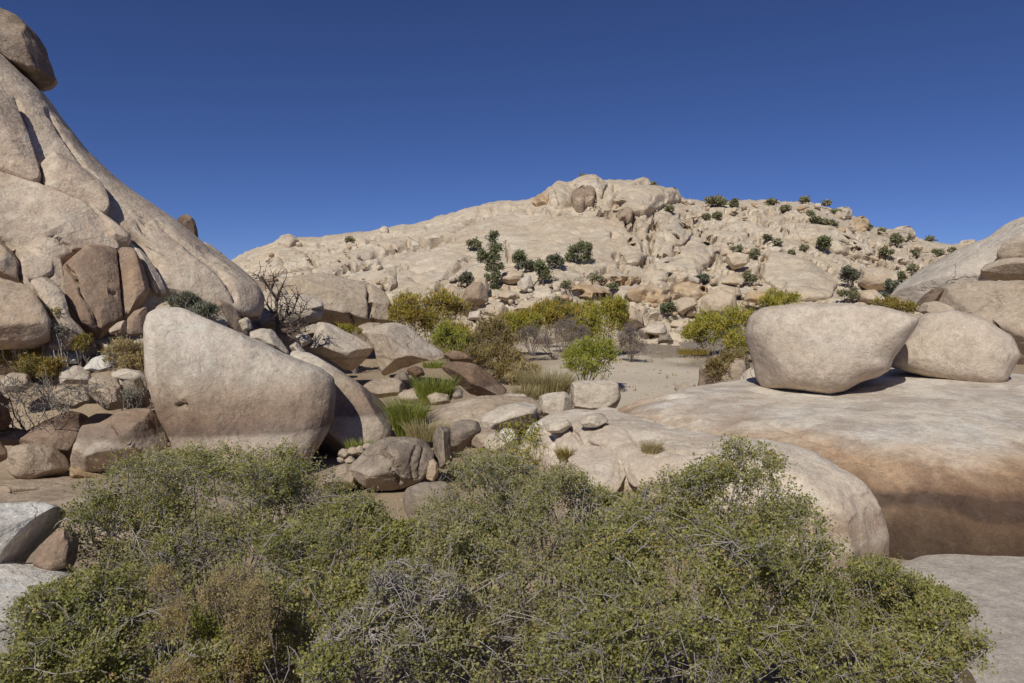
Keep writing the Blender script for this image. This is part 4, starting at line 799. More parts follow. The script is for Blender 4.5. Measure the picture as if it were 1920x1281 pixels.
hb('pinkish wedge boulder resting high on the right of the slope', [(1360, 492), (1364, 476), (1385, 473), (1404, 478), (1406, 490), (1392, 502), (1374, 506)], 'hillrock', seed=237)
hb('large round boulder above the green willow by the wash', [(1310, 578), (1316, 556), (1336, 544), (1360, 542), (1380, 556), (1386, 578), (1370, 590), (1330, 592)], seed=238, k=18, rcut=1, lean=8)
hb('overhanging boulder leaning against the large round boulder', [(1266, 580), (1268, 562), (1285, 556), (1306, 560), (1308, 572), (1290, 582), (1280, 592)], seed=239, k=18)
hb('small block in the gap under the overhanging boulder', [(1286, 594), (1290, 580), (1304, 574), (1308, 592)], seed=240, k=10)
hb('big rounded boulder low on the right slope by grey scrub', [(1608, 535), (1612, 512), (1630, 500), (1660, 500), (1682, 512), (1684, 530), (1665, 545), (1630, 546)], seed=241, k=18, rcut=1)
hb('tan lump boulder left of the big rounded boulder on the right slope', [(1585, 512), (1592, 496), (1612, 494), (1618, 510), (1605, 520)], seed=242)
hb('flat topped boulder in the right slope below the wedge boulder', [(1352, 532), (1358, 518), (1385, 510), (1398, 524), (1390, 536)], seed=243)
hb('boulder under the flat topped one on the right slope', [(1345, 552), (1352, 538), (1385, 538), (1392, 552), (1370, 560)], seed=244)
hb('orange tinted boulder above the long smooth slab on the right', [(1395, 565), (1400, 548), (1430, 545), (1450, 556), (1440, 572)], 'hillorange', seed=245)
hb('grey boulder at the foot of the tall pine behind the thicket', [(876, 600), (880, 585), (900, 582), (904, 600)], 'pale', seed=246)
hb('cream block beside the willow thicket at the foot of the hill', [(905, 590), (912, 572), (940, 566), (955, 580), (940, 596)], seed=247)
hb('long low cream ledge boulder above the orange willow', [(960, 585), (975, 566), (1010, 560), (1040, 570), (1030, 588)], seed=248, k=18)
hb('rounded dome boulder above the tall green willow', [(1150, 600), (1160, 578), (1185, 572), (1205, 590), (1205, 612), (1170, 618)], seed=249, k=18)
hb('pale flat boulder at the far end of the dry wash', [(1252, 612), (1262, 600), (1290, 598), (1300, 610), (1280, 618)], seed=250)
hb('lumpy pale boulder in front of the flat one at the wash', [(1205, 622), (1215, 608), (1245, 606), (1252, 620), (1235, 630)], 'pale', seed=251)
hb('dark grey rock at the far end of the wash', [(1232, 642), (1236, 628), (1255, 626), (1262, 640)], 'elephant', seed=252, k=10)
hb('pale boulder in scrub under the big rounded right slope boulder', [(1605, 565), (1612, 545), (1640, 542), (1660, 560), (1650, 572)], seed=253)

LAND = [(920, 500, 'the tall hillside pine'), (1086, 478, 'the spreading oak on the smooth dome'), (1384, 490, 'the pinkish wedge boulder'), (1540, 458, 'the lone right slope bush'), (1645, 523, 'the big rounded slope boulder'),
        (1342, 379, 'the largest right crest bush'), (1288, 572, 'the overhanging boulder by the wash'), (1347, 567, 'the large round boulder above the willow'), (1150, 526, 'the upper orange ledge'), (1225, 553, 'the lower orange ledge'),
        (1095, 372, 'the brown summit blocks'), (1195, 375, 'the big summit slab'), (655, 451, 'the left shoulder crest bush'), (560, 485, 'the broken rock of the left shoulder'), (640, 565, 'the broad tan boulder wall'),
        (1490, 515, 'the long smooth right slope slab'), (800, 590, 'the big olive and orange bush'), (1140, 605, 'the tall yellow green willow'), (1180, 595, 'the dome boulder above the willow'), (930, 580, 'the cream block by the thicket'),
        (890, 550, 'the brown boulder below the pine'), (1740, 510, 'the grey streaked slab'), (1680, 452, 'the farthest crest bush'), (1440, 380, 'the middle of the right crest'), (1590, 400, 'the falling right crest'), (1005, 575, 'the long cream ledge boulder'), (1014, 512, 'the dark green hillside bush')]
ORD = ['nearest', 'second nearest', 'third nearest', 'fourth nearest', 'fifth nearest', 'sixth nearest', 'seventh nearest', 'eighth nearest', 'ninth nearest', 'tenth nearest', 'eleventh nearest', 'twelfth nearest', 'thirteenth nearest', 'fourteenth nearest']
def single_out(items, what):
    """items: (object, px, py). label each by its side of, and its rank of nearness to, the closest landmark"""
    bins = {}
    for o, x, y in items:
        lx, ly, ln = min(LAND, key=lambda l: (l[0] - x) ** 2 + ((l[1] - y) * 1.3) ** 2)
        dx, dy = x - lx, (y - ly) * 1.3
        side = ('right of' if dx > 0 else 'left of') if abs(dx) > abs(dy) else ('below' if dy > 0 else 'above')
        bins.setdefault((ln, side), []).append((dx * dx + dy * dy, o))
    for (ln, side), l in bins.items():
        l.sort(key=lambda q: q[0])
        for i, (_, o) in enumerate(l):
            o['label'] = f'{what} {ORD[min(i, 13)]} {side} {ln}' if len(ln.split()) > 8 else f'{what} on the hill, {ORD[min(i, 13)]} {side} {ln}'
SMALL = []
# small boulders strewn over the hill: a few shapes, many individuals
proto = []
for i in range(10):
    r_ = random.Random(300 + i)
    o_ = [((1 + r_.uniform(-0.3, 0.3)) * math.cos(a), (0.72 + r_.uniform(-0.2, 0.2)) * math.sin(a)) for a in np.linspace(0, 2 * math.pi, 9)[:-1]]
    W, Q = body((0, 0, 0), (1, 0, 0), (0, 0, 1), (0, -1, 0), o_, 0.8, 0.8, e=0.6, k=7, rcut=4, cuts=[(0.3, -0.2, -1, 0.8)], seed=300 + i, amp=0.08)
    me = mesh_np('boulder', W, Q, 4, M[['hillrock', 'hillrock', 'hillrock', 'hillorange', 'pale'][i % 5]]); proto.append(me)
zones = [
    ('small boulder in the rubble at the foot of the hill between pine and wash', 'rubble boulders at the foot of the hill', lambda r: (r.uniform(880, 1290), r.gauss(588, 18)), 90, (3, 11)),
    ('small boulder in the jointed rocks below the wedge boulder on the right slope', 'boulders on the jointed right slope', lambda r: (r.uniform(1300, 1440), r.uniform(455, 590)), 50, (3, 9)),
    ('small boulder along the broken crest on the right of the hill', 'boulders along the right crest', lambda r: (lambda x: (x, np.interp(x, SKY[:, 0], SKY[:, 1]) + abs(r.gauss(0, 16)) + 3))(r.uniform(1280, 1760)), 62, (2.5, 8)),
    ('small boulder among the scrub on the far right flank of the hill', 'boulders on the right flank', lambda r: (r.uniform(1580, 1790), r.uniform(440, 560)), 50, (3, 9)),
    ('small boulder in the broken rock on the left shoulder of the hill', 'boulders on the left shoulder', lambda r: (r.uniform(450, 720), r.uniform(455, 530)), 36, (2.5, 7)),
    ('small boulder around the summit blocks of the hill', 'boulders around the summit', lambda r: (r.uniform(1000, 1290), r.uniform(345, 400)), 20, (2.5, 6)),
    ('small boulder in the band of rocks beneath the hillside bushes', 'boulders beneath the hillside bushes', lambda r: (r.uniform(840, 1110), r.uniform(515, 575)), 46, (3, 10))]
rz = random.Random(5); SKIP = set([0,2,4,5,6,7,8,10,11,13,16,19,20,22,23,25,26,28,30,31,33,34,35,36,37,38,39,40,41,42,43,44,45,46,49,50,51,52,54,55,56,59,60,62,63,64,65,66,67,68,69,71,72,73,74,75,76,77,78,79,81,82,83,84,88,89,91,96,100,102,103,104,105,106,110,111,117,121,124,125,126,129,130,137,138,140,143,145,149,152,159,162,163,168,169,175,177,179,182,185,188,193,195,196,197,198,199,200,201,202,203,205,206,207,208,209,211,212,214,215,220,223,224,225,226,227,232,235,237,238,239,240,241,242,244,245,246,249,253,255,259,261,280,282,283,284,286,287,289,290,291,293,294,295,298,299,300,301,305,306,308,309,310,312,314,317,318,320,322,323,326,330,333,334,335,336,337]); NUM = -1; NUMS = []
for lab, grp, f, n, (s0, s1) in zones:
    for i in range(n):
        x, y = f(rz)
        sky_y = np.interp(x, SKY[:, 0], SKY[:, 1])
        if y < sky_y + 2 or (930 < x < 1150 and 395 < y < 505): continue
        dd = float(surf('hill', x, y + 2)[0])
        s = (s0 + (s1 - s0) * rz.random() ** 2.2) * dd / F
        p = at(x, y, dd)
        me = rz.choice(proto); scl = (s * rz.uniform(0.9, 1.6), s, s * rz.uniform(0.7, 1.1)); rot = (rz.uniform(-0.4, 0.4), rz.uniform(-0.35, 0.35), rz.uniform(0, 6.28))
        NUM += 1
        if NUM in SKIP: continue                              # would be wholly hidden
        p = at(x, y, dd - 0.25 - 0.45 * s)
        o = bpy.data.objects.new('boulder', me); link(o)
        o.location = p; o.scale = scl; o.rotation_euler = rot
        tag(o, lab, 'boulder', grp); SMALL.append((o, x, y)); NUMS.append(NUM)
single_out(SMALL, 'small boulder')
# ------------------------------------------------------------------ plants
def unit(v): return v / np.maximum(np.linalg.norm(v, axis=-1, keepdims=True), 1e-9)
def tubes(P, R, sides=3):
    n, m, _ = P.shape
    t = unit(P[:, -1] - P[:, 0]); ref = np.where(np.abs(t[:, 2:3]) > 0.9, np.array([[1.0, 0, 0]]), np.array([[0, 0, 1.0]]))
    u = unit(np.cross(t, ref)); v = np.cross(t, u)
    a = np.linspace(0, 2 * math.pi, sides, endpoint=False)
    ring = np.cos(a)[None, :, None] * u[:, None] + np.sin(a)[None, :, None] * v[:, None]          # n,s,3
    V = P[:, :, None, :] + R[:, :, None, None] * ring[:, None]
    idx = np.arange(n * m * sides).reshape(n, m, sides)
    nx = np.roll(idx, -1, 2)
    Q = np.stack([idx[:, :-1], nx[:, :-1], nx[:, 1:], idx[:, 1:]], -1).reshape(-1, 4)
    return V.reshape(-1, 3), Q
def curve(a, b, m, g, bend=0.15, sag=0.0):
    s = np.linspace(0, 1, m)[None, :, None]
    ln = np.linalg.norm(b - a, axis=1)[:, None, None]
    mid = (a + b)[:, None] / 2 + g.normal(0, 1, (len(a), 1, 3)) * ln * bend + np.array([0, 0, 1.0]) * ln * sag
    P = (1 - s) ** 2 * a[:, None] + 2 * s * (1 - s) * mid + s * s * b[:, None]
    if m > 4: P = P + g.normal(0, 1, P.shape) * ln * 0.018 * np.sin(s * math.pi)
    return P
def leaves(base, dirn, ln, wd, g, curl=0.15):
    n = len(base)
    side = unit(np.cross(dirn, g.normal(0, 0.5, (n, 3)) + np.array([-0.25, -0.6, 0.65]))); up = np.cross(side, dirn)
    ln = ln[:, None]; wd = wd[:, None]
    mid = base + dirn * ln * 0.5
    V = np.stack([base, mid + side * wd * 0.5 + up * wd * curl, base + dirn * ln, mid - side * wd * 0.5 + up * wd * curl], 1).reshape(-1, 3)
    return V, np.arange(4 * n).reshape(n, 4)
def nearest(pts, nodes):
    out = np.empty(len(pts), int)
    jr = np.random.default_rng(len(pts))
    for i in range(0, len(pts), 512):
        d = ((pts[i:i + 512, None] - nodes[None]) ** 2).sum(-1)
        d = d * jr.uniform(0.15, 3.5, d.shape)                 # not every twig leaves from the same node
        out[i:i + 512] = d.argmin(1)
    return out
def shrub(name, label, cat, root, blobs, leaf, bark, ntwig=1500, lpt=10, ll=0.03, lw=0.018, nlimb=9, nbr=120, r0=0.03, tw=0.003, seed=1, group=None, clump=0.0, cl_scale=2.2, shell=3.0, bare=0.0, spread=0.055, upb=0.3, trunk_name='branches', sides=3, rough=0.16, trunk=None, leafname='foliage', droop=0.0, near=False, wisp=0.0):
    g = np.random.default_rng(seed); root = np.array(root, float)
    cs = np.array([b[0] for b in blobs], float); rs = np.array([b[1] for b in blobs], float)
    vol = rs.prod(1) ** 0.75; vol /= vol.sum()
    def sample(n, sh, lo=0.0):
        k = g.choice(len(blobs), n, p=vol); dv = unit(g.normal(0, 1, (n, 3))); dv[:, 2] = np.abs(dv[:, 2]) * np.sign(g.random(n) - 0.28); dv[:, 1] = np.abs(dv[:, 1]) * np.sign(g.random(n) - 0.68)
        r = lo + (1 - lo) * g.random(n) ** (1 / sh)
        r = r * (1 + rough * fbm(dv * 2.4 + k[:, None] * 7.7, 3, seed))
        return cs[k] + dv * r[:, None] * rs[k]
    # limbs from the root, branches off the limbs, twigs off the branches
    tip = sample(nlimb, 3, 0.3)
    Ps, Rs = [], []
    if trunk is not None:                                     # a real trunk with limbs leaving it
        top = np.array(trunk, float)
        Pt = curve(root[None], top[None], 9, g, 0.05); Ps.append(Pt); Rs.append(np.linspace(r0, r0 * 0.45, 9)[None])
        st = Pt[0, g.integers(3, 9, nlimb)]; rl = r0 * 0.5
    else:
        st = root + g.normal(0, 1, (nlimb, 3)) * np.array([r0 * 4, r0 * 4, 0.0]); rl = r0
    Pl = curve(st, tip, 9, g, 0.13, 0.08); Ps.append(Pl); Rs.append(np.linspace(rl, rl * 0.25, 9)[None].repeat(nlimb, 0) * g.uniform(0.6, 1.1, (nlimb, 1)))
    nodes = Pl[:, 3:].reshape(-1, 3)
    bt = sample(nbr, 2.5, 0.2); Pb = curve(nodes[nearest(bt, nodes)], bt, 5, g, 0.2, 0.05)
    Ps.append(Pb); Rs.append(np.linspace(rl * 0.24, tw * 1.4, 5)[None].repeat(nbr, 0))
    nodes = np.concatenate([nodes, Pb[:, 1:].reshape(-1, 3)])
    tt_ = sample(int(ntwig * (1.6 if clump else 1)), shell, 0.25)
    if wisp: tt_[:, 2] += wisp * rs[:, 2].mean() * g.random(len(tt_)) ** 2.5 * (g.random(len(tt_)) < 0.5)
    if clump:
        f = fbm(tt_ * cl_scale + seed, 2, seed + 9); tt_ = tt_[np.argsort(-(f + g.normal(0, 0.35 / clump, len(f))))[:ntwig]]
    ni_ = nearest(tt_, nodes); n0 = nodes[ni_] + g.normal(0, tw * 2, (len(tt_), 3))
    tl = np.linalg.norm(tt_ - n0, axis=1, keepdims=True)
    Pw = curve(n0, tt_, 4, g, 0.14, 0.04)
    Pd = Pw[:, [0, 3]] if near else Pw[:, [1, 3]]
    Ps.append(Pd); Rs.append(np.linspace(tw * 1.3, tw * 0.55, Pd.shape[1])[None].repeat(len(tt_), 0))
    # side twiglets
    Pq = curve(Pw[:, 2], Pw[:, 2] + unit(g.normal(0, 1, (len(tt_), 3)) + np.array([0, 0, upb])) * np.minimum(tl * 0.6, spread * 4), 3, g, 0.1)
    if near: Ps.append(Pq[:, [0, 2]]); Rs.append(np.linspace(tw * 0.9, tw * 0.4, 2)[None].repeat(len(tt_), 0))
    Vs, Qs, o = [], [], 0
    for i, (P, R) in enumerate(zip(Ps, Rs)):
        V, Q = tubes(P, R, 6 if (trunk is not None and i == 0) else (5 if (near and R.max() > 0.015) else sides)); Vs.append(V); Qs.append(Q + o); o += len(V)
    root_o = Vector(root)
    e = empty(name, root_o); tag(e, label, cat, group)
    me = mesh_np(trunk_name, np.concatenate(Vs) - root, np.concatenate(Qs), 4, bark)
    b = bpy.data.objects.new(trunk_name, me); b.parent = e; col.objects.link(b)
    if lpt:
        keep = g.random(len(tt_)) > bare
        tk, pk, qk = tt_[keep], Pw[keep], Pq[keep]
        n = len(tk); kk = g.random((n, lpt)) ; on_q = g.random((n, lpt)) < 0.45
        s = np.sqrt(kk)[..., None]
        base = np.where(on_q[..., None], qk[:, 0:1] + (qk[:, 2:3] - qk[:, 0:1]) * s, pk[:, 1:2] + (pk[:, 3:4] - pk[:, 1:2]) * s)
        base = base + g.normal(0, spread * 0.35, base.shape)
        dv = unit(unit(pk[:, 3] - pk[:, 1])[:, None] * 0.5 + g.normal(0, 0.8, (n, lpt, 3)) + np.array([0, 0, upb - droop]))
        sz = g.uniform(0.6, 1.25, n * lpt)
        V, Q = leaves(base.reshape(-1, 3), dv.reshape(-1, 3), ll * sz, lw * sz, g)
        tone = np.clip(g.normal(0.42, 0.2, (n, 1)) + 0.22 * fbm(tk * 1.3 + seed, 2, 3)[:, None] + g.normal(0, 0.17, (n, lpt)), 0, 1).ravel()
        me = mesh_np(leafname, V - root, Q, 4, leaf, smooth=False, attrs={'rnd': np.repeat(tone, 4)})
        f_ = bpy.data.objects.new(leafname, me); f_.parent = e; col.objects.link(f_); tag(f_, kind='stuff')
    return e
def blob(px, py, d, rx, ry, dp): return (np.array(at(px, py, d)), (rx * d / F, dp, ry * d / F))
def gz(x, y): return float(zg(x, y)[0])
def pshrub(name, label, cat, bl, leaf, bark, root=None, root_px=None, on=None, heads=6, core=0.92, **kw):
    """blobs are (px, py, depth, rx px, ry px, depth radius m)"""
    rb = random.Random(kw.get('seed', 1)); B = []
    for (x, y, d_, rx, ry, dp) in bl:                          # each mass breaks up into smaller uneven heads
        B.append(blob(x, y, d_, rx * core, ry * core, dp * core))
        for _ in range(heads):
            a = rb.uniform(-0.5, 3.64); s = rb.uniform(0.22, 0.46)
            B.append(blob(x + rx * 0.78 * math.cos(a), y - ry * 0.72 * math.sin(a), d_ + rb.uniform(-0.7, 0.5) * dp, rx * s, ry * s, dp * s))
    if root is None:
        c = np.mean([b[0] for b in B], 0)
        if root_px is not None: root = at(*root_px)
        else: root = (c[0], c[1] + 0.2, gz(c[0], c[1]) - 0.05)
    return shrub(name, label, cat, root, B, L[leaf], L[bark], **kw)

# scrub oaks of the foreground
OAK = dict(cat='shrub', bark='bark_light', ll=0.03, lw=0.019, lpt=15, nlimb=34, nbr=560, r0=0.022, tw=0.0024, clump=1.1, cl_scale=2.6, shell=2.4, spread=0.065, rough=0.3, near=True, heads=9)
pshrub('scrub_oak', 'grey green shrub in front of the huge stained boulder at left', bl=[(380, 940, 8.0, 190, 105, 1.1), (235, 1010, 7.6, 115, 95, 0.9), (570, 965, 8.2, 110, 95, 1.0), (430, 1070, 7.2, 210, 120, 1.0), (330, 890, 8.3, 70, 45, 0.6), (390, 925, 7.6, 90, 65, 0.6), (510, 880, 8.4, 80, 45, 0.6)], leaf='oak', ntwig=3900, seed=401, **OAK)
pshrub('scrub_oak', 'low green shrub in the lower left corner over the pale slab', bl=[(150, 1160, 5.9, 115, 85, 0.7), (250, 1240, 5.4, 210, 95, 0.8), (110, 1260, 5.3, 95, 80, 0.6)], leaf='oak', ntwig=2400, seed=402, **OAK)
pshrub('scrub_oak', 'olive shrub filling the bottom between the left shrub and the dry tangle', bl=[(655, 1040, 7.2, 130, 100, 0.9), (750, 1050, 7.0, 80, 70, 0.7), (600, 1180, 6.0, 150, 120, 0.9), (520, 1270, 5.2, 150, 70, 0.7)], leaf='oak', ntwig=3000, seed=403, **OAK)
pshrub('scrub_oak', 'large olive shrub in the bottom centre under the willow sapling', bl=[(920, 935, 7.6, 115, 95, 1.0), (840, 1010, 7.2, 80, 80, 0.8), (1130, 985, 7.3, 70, 60, 0.6), (1040, 960, 7.5, 120, 85, 0.9), (1000, 1090, 6.5, 230, 150, 1.2), (930, 1230, 5.5, 210, 100, 0.9)], leaf='oak_grey', ntwig=4200, seed=404, **OAK)
pshrub('scrub_oak', 'tall olive shrub with an upright top before the rock ridge at right', bl=[(1350, 950, 7.2, 130, 90, 0.9), (1400, 875, 7.3, 65, 55, 0.5), (1230, 985, 7.2, 70, 70, 0.6), (1290, 1065, 5.9, 95, 80, 0.5), (1300, 1070, 6.4, 220, 140, 1.2), (1475, 1010, 6.9, 95, 100, 0.8), (1230, 1230, 5.4, 220, 100, 1.0)], leaf='oak', ntwig=4600, seed=405, **OAK)
pshrub('scrub_oak', 'low olive shrub trailing out over the flat grey rock floor', bl=[(1600, 1120, 6.8, 150, 75, 0.8), (1700, 1150, 6.5, 110, 60, 0.7), (1740, 1200, 6.1, 95, 55, 0.6), (1580, 1240, 5.6, 190, 75, 0.8)], leaf='oak', ntwig=3000, seed=406, **OAK)
pshrub('dead_shrub', 'tangle of bare grey twigs among the bottom shrubs', 'shrub', [(775, 1125, 5.6, 110, 75, 0.5), (700, 1200, 5.2, 120, 60, 0.4)], 'oak_grey', 'bark_light', ntwig=1250, lpt=6, bare=0.5, near=True, nbr=220, nlimb=14, r0=0.022, tw=0.0042, ll=0.03, lw=0.018, seed=407, shell=2.2)
pshrub('dead_shrub', 'dark bare twigs in the hollow of the left shrub', 'shrub', [(380, 1040, 7.0, 90, 60, 0.5)], 'oak_grey', 'bark', ntwig=700, lpt=2, bare=0.7, nbr=150, nlimb=12, r0=0.022, tw=0.004, seed=408)
pshrub('dry_brush', 'feathery tan dry brush between the left shrubs', 'brush', [(440, 1115, 5.3, 55, 60, 0.3), (478, 1165, 5.2, 55, 55, 0.3)], 'dry', 'bark_mauve', ntwig=900, lpt=9, ll=0.028, lw=0.007, nbr=120, nlimb=12, r0=0.012, tw=0.0022, seed=409, upb=0.9)
pshrub('dry_brush', 'thin rusty dry stalks standing in the left shrub', 'brush', [(302, 1095, 5.2, 24, 30, 0.12), (328, 1165, 5.1, 25, 50, 0.12)], 'rust', 'bark_mauve', ntwig=260, lpt=9, ll=0.026, lw=0.007, nbr=40, nlimb=8, r0=0.01, tw=0.0022, seed=410, upb=1.0)
pshrub('dry_brush', 'orange yellow brush at the bottom edge below the feathery tan brush', 'brush', [(400, 1258, 5.0, 70, 45, 0.35), (470, 1240, 5.1, 40, 45, 0.3), (330, 1270, 4.9, 40, 30, 0.3)], 'rust', 'bark_mauve', ntwig=800, lpt=9, ll=0.026, lw=0.008, nbr=100, nlimb=12, r0=0.012, tw=0.0022, seed=411, upb=0.9)
pshrub('green_brush', 'fresh green brush beside the feathery tan brush', 'brush', [(395, 1180, 5.5, 40, 60, 0.3), (455, 1205, 5.4, 50, 35, 0.3)], 'willow_green', 'bark_mauve', ntwig=500, lpt=10, ll=0.026, lw=0.011, nbr=80, nlimb=10, r0=0.012, tw=0.0022, seed=412, upb=0.7)
pshrub('willow_sapling', 'slender yellow green willow sapling above the centre shrub', 'sapling', [(975, 815, 10.5, 38, 45, 0.35), (935, 850, 10.4, 45, 35, 0.35), (1000, 850, 10.4, 28, 45, 0.3), (950, 880, 10.2, 60, 35, 0.4)], 'willow', 'bark', ntwig=230, lpt=9, ll=0.075, lw=0.014, nbr=50, nlimb=7, r0=0.018, tw=0.003, seed=413, upb=0.1, droop=0.9, spread=0.09)

# willows and thickets of the wash
def mid(label, bl, leaf, bark='bark', name='willow_bush', cat='bush', n=900, **kw):
    d = bl[0][2]
    return pshrub(name, label, cat, bl, leaf, bark, **{'ntwig': int(n * 0.78), 'lpt': 7, 'll': 0.0056 * d, 'lw': 0.0014 * d, 'wisp': 0.9, 'nlimb': 12, 'nbr': 110, 'r0': 0.03, 'tw': 0.0002 * d, 'clump': 0.8, 'cl_scale': 1.1, 'shell': 2.2, 'spread': 0.005 * d, 'rough': 0.55, 'upb': 1.1, **kw})
mid('big olive and orange bush behind the pale hump boulder', [(775, 600, 44, 45, 42, 1.5), (830, 590, 45, 42, 36, 1.5), (850, 640, 44, 30, 35, 1.2), (755, 585, 46, 26, 28, 1.0)], 'willow_orange', n=2000, seed=421)
mid('green bush low at the right of the big olive and orange bush', [(845, 645, 40, 35, 32, 1.0)], 'willow_green', n=700, seed=422)
mid('brownish thicket right of the big olive bush', [(920, 640, 40, 42, 42, 1.4), (910, 685, 36, 42, 40, 1.2), (955, 690, 35, 30, 30, 1.0)], 'brown', 'bark_mauve', n=1700, seed=423)
mid('small yellow green bush left of the grey thicket', [(990, 615, 47, 26, 26, 1.0)], 'willow', n=500, seed=424)
mid('grey mauve leafless thicket in the middle of the wash', [(1005, 640, 44, 38, 26, 1.2), (1065, 632, 46, 38, 30, 1.2)], 'mauve', 'bark_mauve', n=1000, seed=425, name='bare_thicket', cat='thicket', lw=0.03, ll=0.13)
mid('orange tipped willow between the yellow bush and the tall green one', [(1058, 605, 49, 38, 32, 1.3)], 'willow_orange', n=800, seed=426)
mid('tall yellow green willow in the middle of the wash', [(1140, 605, 48, 40, 38, 1.3), (1105, 625, 47, 34, 30, 1.1), (1150, 585, 48, 22, 22, 0.8)], 'willow', n=1300, seed=427)
mid('round bright green bush standing on the sand', [(1108, 668, 33, 46, 36, 1.1), (1090, 690, 32, 32, 24, 0.8)], 'willow_green', n=1200, seed=428)
mid('grey mauve bare bush right of the tall willow', [(1186, 645, 44, 28, 34, 1.0)], 'mauve', 'bark_mauve', n=650, seed=429, name='bare_thicket', cat='thicket', lw=0.03, ll=0.12)
mid('green willow left of the large balanced boulder', [(1340, 620, 48, 40, 36, 1.4), (1305, 632, 49, 24, 24, 1.0), (1385, 608, 46, 26, 32, 1.0), (1385, 648, 44, 22, 28, 0.8)], 'willow', n=1600, seed=430)
mid('brown brush below the green willow, against the balanced boulder', [(1375, 690, 30.5, 26, 28, 0.5), (1345, 700, 30, 20, 22, 0.4)], 'brown', 'bark_mauve', n=500, seed=431)
mid('grey thicket over the green willow near the round boulder', [(1370, 605, 52, 20, 18, 0.8)], 'mauve', 'bark_mauve', n=300, seed=432, name='bare_thicket', cat='thicket')
mid('olive bush peeking over the top of the large balanced boulder', [(1462, 562, 34, 30, 14, 0.7), (1440, 572, 33, 20, 12, 0.5)], 'willow', n=420, seed=433)
mid('yellow brush behind the gap of the balanced pair', [(1665, 572, 30, 26, 9, 0.5), (1690, 580, 29, 24, 8, 0.5)], 'yellow', n=360, seed=434)
mid('yellow brush in the gully at the left edge', [(30, 670, 22.5, 42, 32, 0.7), (60, 690, 22, 30, 24, 0.6)], 'yellow', n=900, seed=435)
mid('small yellow brush beside the pale low rock at left', [(98, 696, 21, 22, 20, 0.4)], 'yellow', n=320, seed=436)
mid('tan and olive brush against the huge stained boulder', [(240, 672, 21.5, 42, 32, 0.6), (255, 690, 21, 28, 20, 0.5)], 'dry', n=900, seed=437)
mid('pale grey brown brush under the outcrop at the left edge', [(20, 618, 22.0, 36, 24, 0.6)], 'dry', 'bark_light', n=420, seed=438, bare=0.4)
mid('small olive brush on the ledge above the pale flat slab', [(158, 648, 22.6, 20, 14, 0.3)], 'yellow', n=220, seed=439)
mid('small olive brush in the cleft of the left outcrop', [(98, 592, 22.6, 14, 16, 0.25)], 'yellow', n=150, seed=440, root_px=(98, 616, 22.9))
mid('grey sage bush on the ledge above the huge boulder, left of two', [(345, 572, 24.5, 30, 17, 0.5)], 'sage', 'bark_light', n=420, seed=441)
mid('grey sage bush on the ledge above the huge boulder, right of two', [(385, 588, 24, 26, 16, 0.5)], 'sage', 'bark_light', n=360, seed=442)
mid('olive plants between the white cracked boulder and the tan wall', [(640, 620, 40, 26, 8, 0.5), (680, 624, 40, 24, 8, 0.5)], 'willow', n=300, seed=443)
mid('bare grey branches sprawling at the left edge', [(60, 765, 18.5, 75, 50, 0.8), (120, 740, 19, 60, 35, 0.6), (10, 750, 18.5, 40, 50, 0.6)], 'sage', 'bark', n=900, seed=444, name='dead_shrub', cat='shrub', lpt=1, bare=0.7, tw=0.008, r0=0.04)
mid('grey twigs over the rock beside the big stained boulder', [(252, 745, 19.2, 20, 20, 0.3)], 'sage', 'bark', n=200, seed=445, name='dead_shrub', cat='shrub', lpt=2, bare=0.5, tw=0.006)
mid('dry brush on the foot rock at the left outcrop cleft', [(115, 626, 22.4, 22, 16, 0.3)], 'sage', 'bark_light', n=120, seed=446, lpt=3, tw=0.006)

mid('yellow green bush filling the gap behind the brownish thicket', [(950, 622, 47, 34, 30, 1.2)], 'willow', n=700, seed=451)
mid('orange yellow bush high in the middle of the willow band', [(1022, 596, 53, 26, 24, 1.0)], 'willow_orange', n=450, seed=452)
mid('low yellow bush between the orange tipped and the tall willow', [(1098, 600, 52, 26, 28, 1.0)], 'willow', n=500, seed=453)
mid('straw coloured brush at the foot of the brownish thicket', [(985, 705, 31, 30, 22, 0.8)], 'dry', 'bark_mauve', n=450, seed=454)

